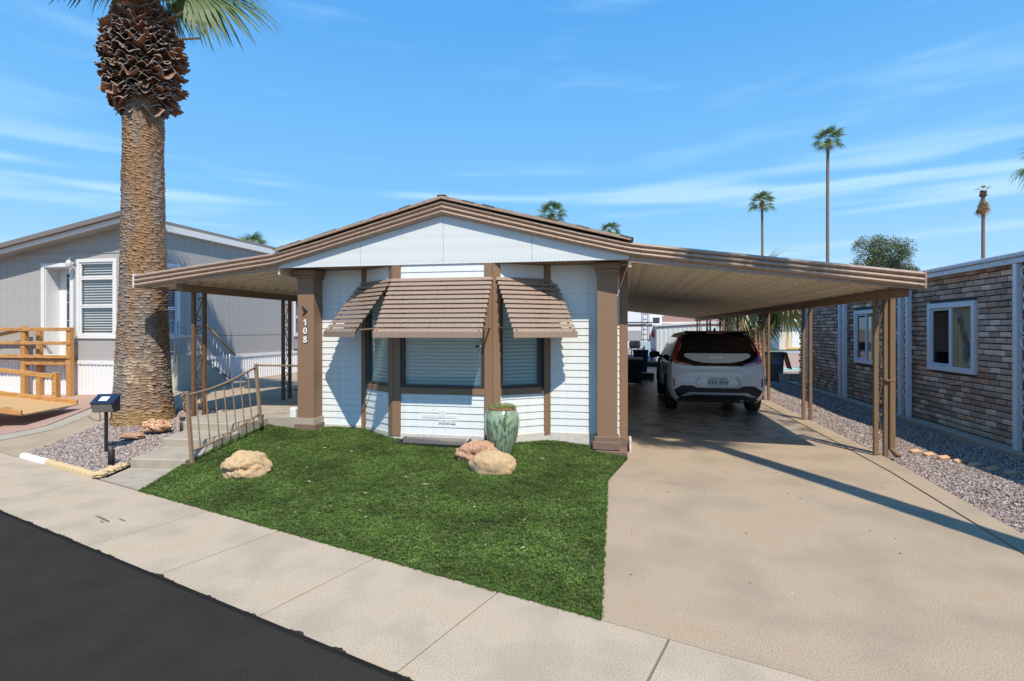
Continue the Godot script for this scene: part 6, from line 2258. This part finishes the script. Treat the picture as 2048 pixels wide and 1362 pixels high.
func shaggy_palm() -> void:
	var t := thing("shaggy_palm", "short palm with drooping yellow green fans behind the parked car", "palm tree", Vector3(4.66, 0, -20.83))
	var r := RandomNumberGenerator.new()
	r.seed = 61
	var st := sf(true)
	var rows := 60
	for j in rows:
		for i in 40:
			var f := func(jj, ii):
				var y: float = jj * 2.7 / rows
				var a: float = TAU * ii / 40
				var off: float = 0.5 if int(jj / 3.0) % 2 else 0.0
				var u: float = (ii + off * 4.0) / 4.0
				var seam: float = 0.035 if (int(jj) % 3 == 0 or absf(u - round(u)) < 0.08) else 0.0
				var rr := 0.40 - 0.03 * y - seam
				return Vector3(cos(a) * rr, y, sin(a) * rr)
			var g := 0.7 + 0.6 * float(hash(Vector2i(int(j / 3.0), int(i / 4.0))) % 100) / 100.0
			st.set_color(Color(0.34 * g, 0.20 * g, 0.13 * g))
			quad(st, f.call(j, i), f.call(j, i + 1), f.call(j + 1, i + 1), f.call(j + 1, i))
	part(t, "trunk", done(st), M.dead_boot)
	for k in 70:
		var a := TAU * k / 70 * 7.3
		var y := lerpf(1.75, 2.6, r.randf())
		part(t, "leaf_base", boot_mesh(500 + k % 6), M.dead_boot, Transform3D(Basis(Vector3.UP, -a) * Basis(Vector3.BACK, r.randf_range(-0.9, 0.0)), Vector3(cos(a) * 0.28, y, sin(a) * 0.28)))
	var sets := []
	for k in 3:
		sets.append(fan_leaf(0.75, 1.35, 0.7 + 0.35 * k, [Color(0.20, 0.22, 0.075), Color(0.46, 0.40, 0.19)], 520 + k, 40))
		sets.append(fan_leaf(0.75, 1.25, 0.5 + 0.3 * k, [Color(0.06, 0.12, 0.035), Color(0.20, 0.25, 0.09)], 530 + k, 40))
	for k in 34:
		var v := k / 33.0
		var lift := lerpf(1.25, -0.95, pow(v, 0.8)) + r.randf_range(-0.15, 0.15)
		var az := fmod(k * 2.39996, TAU)
		if lift < 0.25 and az > 3.5 and az < 5.9:
			continue
		part(t, "frond", sets[(k % 3) * 2 + (1 if v < 0.5 else 0)], M.leaf, Transform3D(leaf_turn(k * 2.39996, lift, r.randf_range(-0.5, 0.5)) * Basis.from_scale(Vector3.ONE * r.randf_range(0.85, 1.15)), Vector3(0, 2.75, 0)))

# ---------------------------------------------------------------- what shows past the carport
func build_backyard() -> void:
	# far ground: a rosy gravel lot, a street and a strip of green
	struct("far_gravel", sheet(pv([3.4, -26.5, 40, -26.5, 40, -43, -10, -43, -10, -27.2, 3.4, -27.2]), 8.0, func(_x, _z): return -0.06), M.red_gravel)
	struct("far_street", sheet(pv([-40, -43, 60, -43, 60, -47.5, -40, -47.5]), 20.0, func(_x, _z): return -0.05), M.rv_grey)
	struct("far_verge", sheet(pv([-40, -47.5, 60, -47.5, 60, -50.5, -40, -50.5]), 20.0, func(_x, _z): return -0.04), M.verge)
	# travel trailer
	var rv := thing("travel_trailer", "white travel trailer with a rear ladder beyond the carport", "trailer", Vector3(0.4, 0, -33))
	wpart(rv, "shell", box(Vector3(-1.0, 0.55, -37), Vector3(2.05, 3.2, -30.0), 0.08), M.rv_white)
	for q in [[2.02, 2.07], [1.84, 1.95]]:
		wpart(rv, "stripe", box(Vector3(-0.95, q[0], -29.998), Vector3(1.55, q[1], -29.985), 0.0), M.rv_dark)
	wpart(rv, "rear_panel", box(Vector3(-0.9, 1.08, -29.998), Vector3(1.0, 1.62, -29.975), 0.01), M.rv_grey)
	wpart(rv, "window", box(Vector3(1.58, 2.0, -29.998), Vector3(1.93, 2.30, -29.98), 0.02), M.rv_dark)
	wpart(rv, "tail_light", box(Vector3(1.52, 1.42, -29.998), Vector3(1.66, 1.60, -29.95), 0.01), M.amber_lens)
	wpart(rv, "tail_light", box(Vector3(1.52, 1.27, -29.998), Vector3(1.66, 1.415, -29.95), 0.01), M.red_lens)
	for x in [1.08, 1.38]:
		wpart(rv, "ladder_rail", tubem([Vector3(x, 1.02, -29.85), Vector3(x, 3.25, -29.85)], [0.02], 8), M.steel)
	for k in 8:
		wpart(rv, "ladder_rung", tubem([Vector3(1.08, 1.1 + k * 0.27, -29.85), Vector3(1.38, 1.1 + k * 0.27, -29.85)], [0.015], 6), M.steel)
	wpart(rv, "bumper", box(Vector3(-1.0, 0.42, -30.05), Vector3(2.0, 0.56, -29.85), 0.02), M.rv_grey)
	for x in [-0.7, 1.7]:
		wpart(rv, "wheel", wheel_mesh(0.36, 0.24), M.black_plastic, Transform3D(Basis(Vector3.UP, PI / 2), Vector3(x, 0.30, -33.5)))
	# tank and panels leaning by the trailer
	var tank := thing("gas_tank", "small silver gas tank on a stand beside the trailer", "tank", Vector3(0.55, 0, -25.5))
	part(tank, "body", tubem([Vector3(-0.26, 0.98, 0), Vector3(-0.2, 0.98, 0), Vector3(0.2, 0.98, 0), Vector3(0.26, 0.98, 0)], [0.1, 0.17, 0.17, 0.1], 16), M.steel)
	for x in [-0.15, 0.15]:
		part(tank, "leg", barm(Vector3(x, -0.06, 0), Vector3(x, 0.83, 0), 0.04, 0.04, Vector3.BACK), M.rv_grey)
	part(tank, "shelf", box(Vector3(-0.3, 0.80, -0.15), Vector3(0.3, 0.83, 0.15)), M.rv_grey)
	var pan := thing("upright_panel", "pale blue board standing upright below the trailer ladder", "board", Vector3(1.13, -0.06, -27.6))
	part(pan, "board", box(Vector3(-0.21, 0, -0.02), Vector3(0.21, 1.14, 0.02), 0.004), M.pale_blue)
	part(pan, "batten", box(Vector3(-0.21, 0.55, 0.021), Vector3(0.21, 0.60, 0.035), 0.002), M.pale_blue)
	var tri := thing("leaning_board", "pale blue triangular board leaning beside the silver tank", "board", Vector3(0.84, 0.0, -26.2))
	part(tri, "board", prismm([Vector2(-0.22, 0.35), Vector2(0.18, 0.35), Vector2(0.18, 0.95)], 0.03), M.pale_blue)
	part(tri, "leg", box(Vector3(0.12, -0.06, -0.03), Vector3(0.18, 0.35, 0.0), 0.002), M.pale_blue)
	# bins along the house wall
	bin("blue recycling bin standing behind the dark bin by the house wall", Vector3(0.62, 0.0, -19.6), M.bin_blue, 0.95, "wheelie bins along the house")
	bin("dark bin with a pale lid closest to the house corner", Vector3(0.34, 0.0, -17.0), M.black_plastic, 0.80, "wheelie bins along the house")
	var sp := thing("side_step", "black step with a pale ribbed mat at the side door", "step", Vector3(0.80, 0, -18.9))
	part(sp, "box", box(Vector3(-0.22, 0, -0.35), Vector3(0.22, 0.20, 0.30), 0.01), M.black_plastic)
	part(sp, "mat", box(Vector3(-0.20, 0.201, -0.33), Vector3(0.20, 0.215, 0.28), 0.004), M.rv_grey)
	var pl := thing("low_planter", "low dark planter box with grass at the end of the carport", "planter", Vector3(1.2, 0, -25.6))
	part(pl, "box", box(Vector3(-0.8, -0.06, -0.5), Vector3(0.6, 0.13, 0.3), 0.01), M.black_plastic)
	part(pl, "grass", box(Vector3(-0.77, 0.13, -0.47), Vector3(0.57, 0.20, 0.27), 0.02), M.verge)
	# shed
	var sh := thing("metal_shed", "pale ribbed metal shed left of the shaggy palm", "shed", Vector3(3.3, 0, -30))
	wpart(sh, "wall", box(Vector3(1.70, -0.06, -32.5), Vector3(1.78, 1.82, -28.6), 0.0), M.shed)
	wpart(sh, "wall", box(Vector3(1.78, -0.06, -28.7), Vector3(4.9, 1.82, -28.6), 0.0), M.shed)
	for k in 14:
		wpart(sh, "rib", box(Vector3(1.84 + k * 0.225, -0.05, -28.599), Vector3(1.87 + k * 0.225, 1.81, -28.57), 0.0), M.shed)
	wpart(sh, "roof", prismm([Vector2(1.6, 1.82), Vector2(5.0, 2.02), Vector2(5.0, 2.10), Vector2(1.6, 1.90)], 4.2, at(Vector3(0, 0, -28.5))), M.shed)
	# low house further back
	var hb := thing("far_house", "low house with a rosy brown roof edge behind the metal shed", "house", Vector3(4.5, 0, -41))
	wpart(hb, "wall", box(Vector3(2.6, -0.06, -44), Vector3(7.5, 2.1, -40), 0.0), M.print_wall)
	wpart(hb, "roof", prismm([Vector2(2.3, 2.15), Vector2(7.8, 2.15), Vector2(7.8, 2.45), Vector2(3.2, 2.75), Vector2(2.3, 2.45)], 4.6, at(Vector3(0, 0, -39.7))), M.roof_rose)
	wpart(hb, "fascia", box(Vector3(2.25, 2.08, -39.69), Vector3(7.85, 2.2, -39.6), 0.0), M.white_paint)
	# yellow trimmed house
	var yh := thing("yellow_house", "pale house with mustard yellow trim between palm and brick house", "house", Vector3(17, 0, -53))
	wpart(yh, "wall", box(Vector3(13.3, -0.05, -58), Vector3(24, 2.35, -51.0), 0.0), M.cream_wall)
	for q in [[13.85, 14.05, 0.0, 2.2], [14.06, 17.0, 0.0, 0.14], [14.06, 17.0, 2.0, 2.2], [16.2, 16.4, 0.14, 2.0]]:
		wpart(yh, "trim_board", box(Vector3(q[0], q[2], -50.995), Vector3(q[1], q[3], -50.95), 0.0), M.yellow_trim)
	wpart(yh, "door", box(Vector3(14.3, 0.14, -50.995), Vector3(15.6, 1.85, -50.97), 0.0), M.white_paint)
	wpart(yh, "roof", box(Vector3(12.8, 2.36, -58.5), Vector3(24.5, 2.55, -50.4), 0.02), M.white_paint)
	# trash can, pot, lounge chair and blocks at the end of the gravel
	var can := thing("trash_can", "tall grey trash can with its lid hanging open behind the carport posts", "trash can", Vector3(4.86, -0.04, -19.2))
	part(can, "body", lathem([Vector2(0.0, 0.0), Vector2(0.235, 0.0), Vector2(0.25, 0.05), Vector2(0.268, 0.55), Vector2(0.280, 0.56), Vector2(0.280, 0.60), Vector2(0.270, 0.61), Vector2(0.288, 0.93), Vector2(0.305, 0.935), Vector2(0.305, 0.97), Vector2(0.285, 0.975), Vector2(0.25, 0.9), Vector2(0.0, 0.85)], 28), M.bin_grey)
	part(can, "lid", barm(Vector3(0.30, 0.96, 0), Vector3(0.45, 0.42, 0.0), 0.5, 0.03, Vector3.RIGHT, 0.01), M.black_plastic)
	part(can, "handle", tubem([Vector3(-0.08, 0.25, 0.25), Vector3(-0.07, 0.33, 0.29), Vector3(0.07, 0.33, 0.29), Vector3(0.08, 0.25, 0.25)], [0.012], 6), M.bin_grey)
	var pot := thing("green_pot", "dull green plant pot with spiky leaves behind the trash can", "planter", Vector3(5.2, 0, -23.2))
	part(pot, "pot", lathem([Vector2(0, 0.55), Vector2(0.20, 0.55), Vector2(0.26, 0.98), Vector2(0.28, 1.0), Vector2(0.27, 1.03), Vector2(0.22, 1.02), Vector2(0, 0.98)], 20), M.pot_green)
	part(pot, "stand", lathem([Vector2(0, -0.06), Vector2(0.22, -0.06), Vector2(0.2, 0.54), Vector2(0, 0.545)], 16), M.rv_grey)
	var sk := sf()
	for k in 40:
		var a := k * 2.4
		sk.set_color(Color(0.25, 0.29, 0.20))
		bar(sk, Vector3(0, 1.0, 0), Vector3(cos(a) * 0.32, 1.0 + 0.15 + 0.25 * sin(k * 1.7) * sin(k * 1.7), sin(a) * 0.32), 0.03, 0.006, Vector3.UP)
	part(pot, "leaves", done(sk), M.leaf).set_meta("kind", "stuff")
	var lc := thing("lounge_chair", "aqua strapped lounge chair with a raised back on the gravel", "lounge chair", Vector3(5.75, -0.06, -20.6))
	for q in [[-0.45, 0.30, 0.9, 0.30], [-0.45, 0.30, 0.9, -0.30]]:
		part(lc, "frame_rail", barm(Vector3(q[0], q[1], q[3]), Vector3(q[2], q[1], q[3]), 0.04, 0.04, Vector3.UP), M.white_paint)
	for x in [-0.4, 0.8]:
		for z in [-0.29, 0.29]:
			part(lc, "leg", barm(Vector3(x, 0, z), Vector3(x, 0.29, z), 0.035, 0.035, Vector3.BACK), M.white_paint)
	part(lc, "seat", box(Vector3(-0.45, 0.325, -0.28), Vector3(0.25, 0.37, 0.28), 0.015), M.aqua)
	part(lc, "backrest", barm(Vector3(0.24, 0.37, 0), Vector3(0.98, 0.72, 0), 0.56, 0.04, Vector3(0, 0, 0) + Vector3(-0.4, 0.9, 0), 0.01), M.aqua)
	for k in 5:
		var b := sf()
		bx(b, at(Vector3(0, 0.07, 0)), Vector3(0.30, 0.15, 0.16), 0.01)
		var p := Vector3(5.05 + (k % 3) * 0.33, -0.04 + (0.152 if k > 2 else 0.0), -18.75 - (0.03 if k > 2 else 0.0))
		solo("concrete_block", done(b), M.block_tan, ["tan block at the left of the low row by the trash can", "tan block in the middle of the low row by the trash can", "tan block at the right of the low row by the white post", "tan block stacked on the left of the row", "tan block stacked on the middle of the row"][k], "block", p, 0.03 * k, "tan blocks beside the trash can")

func bin(label: String, p: Vector3, m: Material, high: float, group: String) -> void:
	var b := thing("wheelie_bin", label, "bin", p, 0.0, group)
	var st := sf()
	var q := [Vector3(-0.19, 0.05, -0.22), Vector3(0.19, 0.05, -0.22), Vector3(0.19, 0.05, 0.2), Vector3(-0.19, 0.05, 0.2)]
	var t := [Vector3(-0.25, high - 0.06, -0.3), Vector3(0.25, high - 0.06, -0.3), Vector3(0.25, high - 0.06, 0.28), Vector3(-0.25, high - 0.06, 0.28)]
	for k in 4:
		quad(st, q[k], t[k], t[(k + 1) % 4], q[(k + 1) % 4])
	quad(st, q[0], q[1], q[2], q[3])
	quad(st, t[3], t[2], t[1], t[0])
	part(b, "body", done(st), m)
	part(b, "lid", box(Vector3(-0.27, high - 0.06, -0.33), Vector3(0.27, high, 0.31), 0.02), m if m == M.bin_blue else M.rv_grey)
	for s in [-0.2, 0.2]:
		part(b, "wheel", wheel_mesh(0.09, 0.05), M.black_plastic, Transform3D(Basis(Vector3.UP, PI / 2), Vector3(s, 0.09, -0.24)))
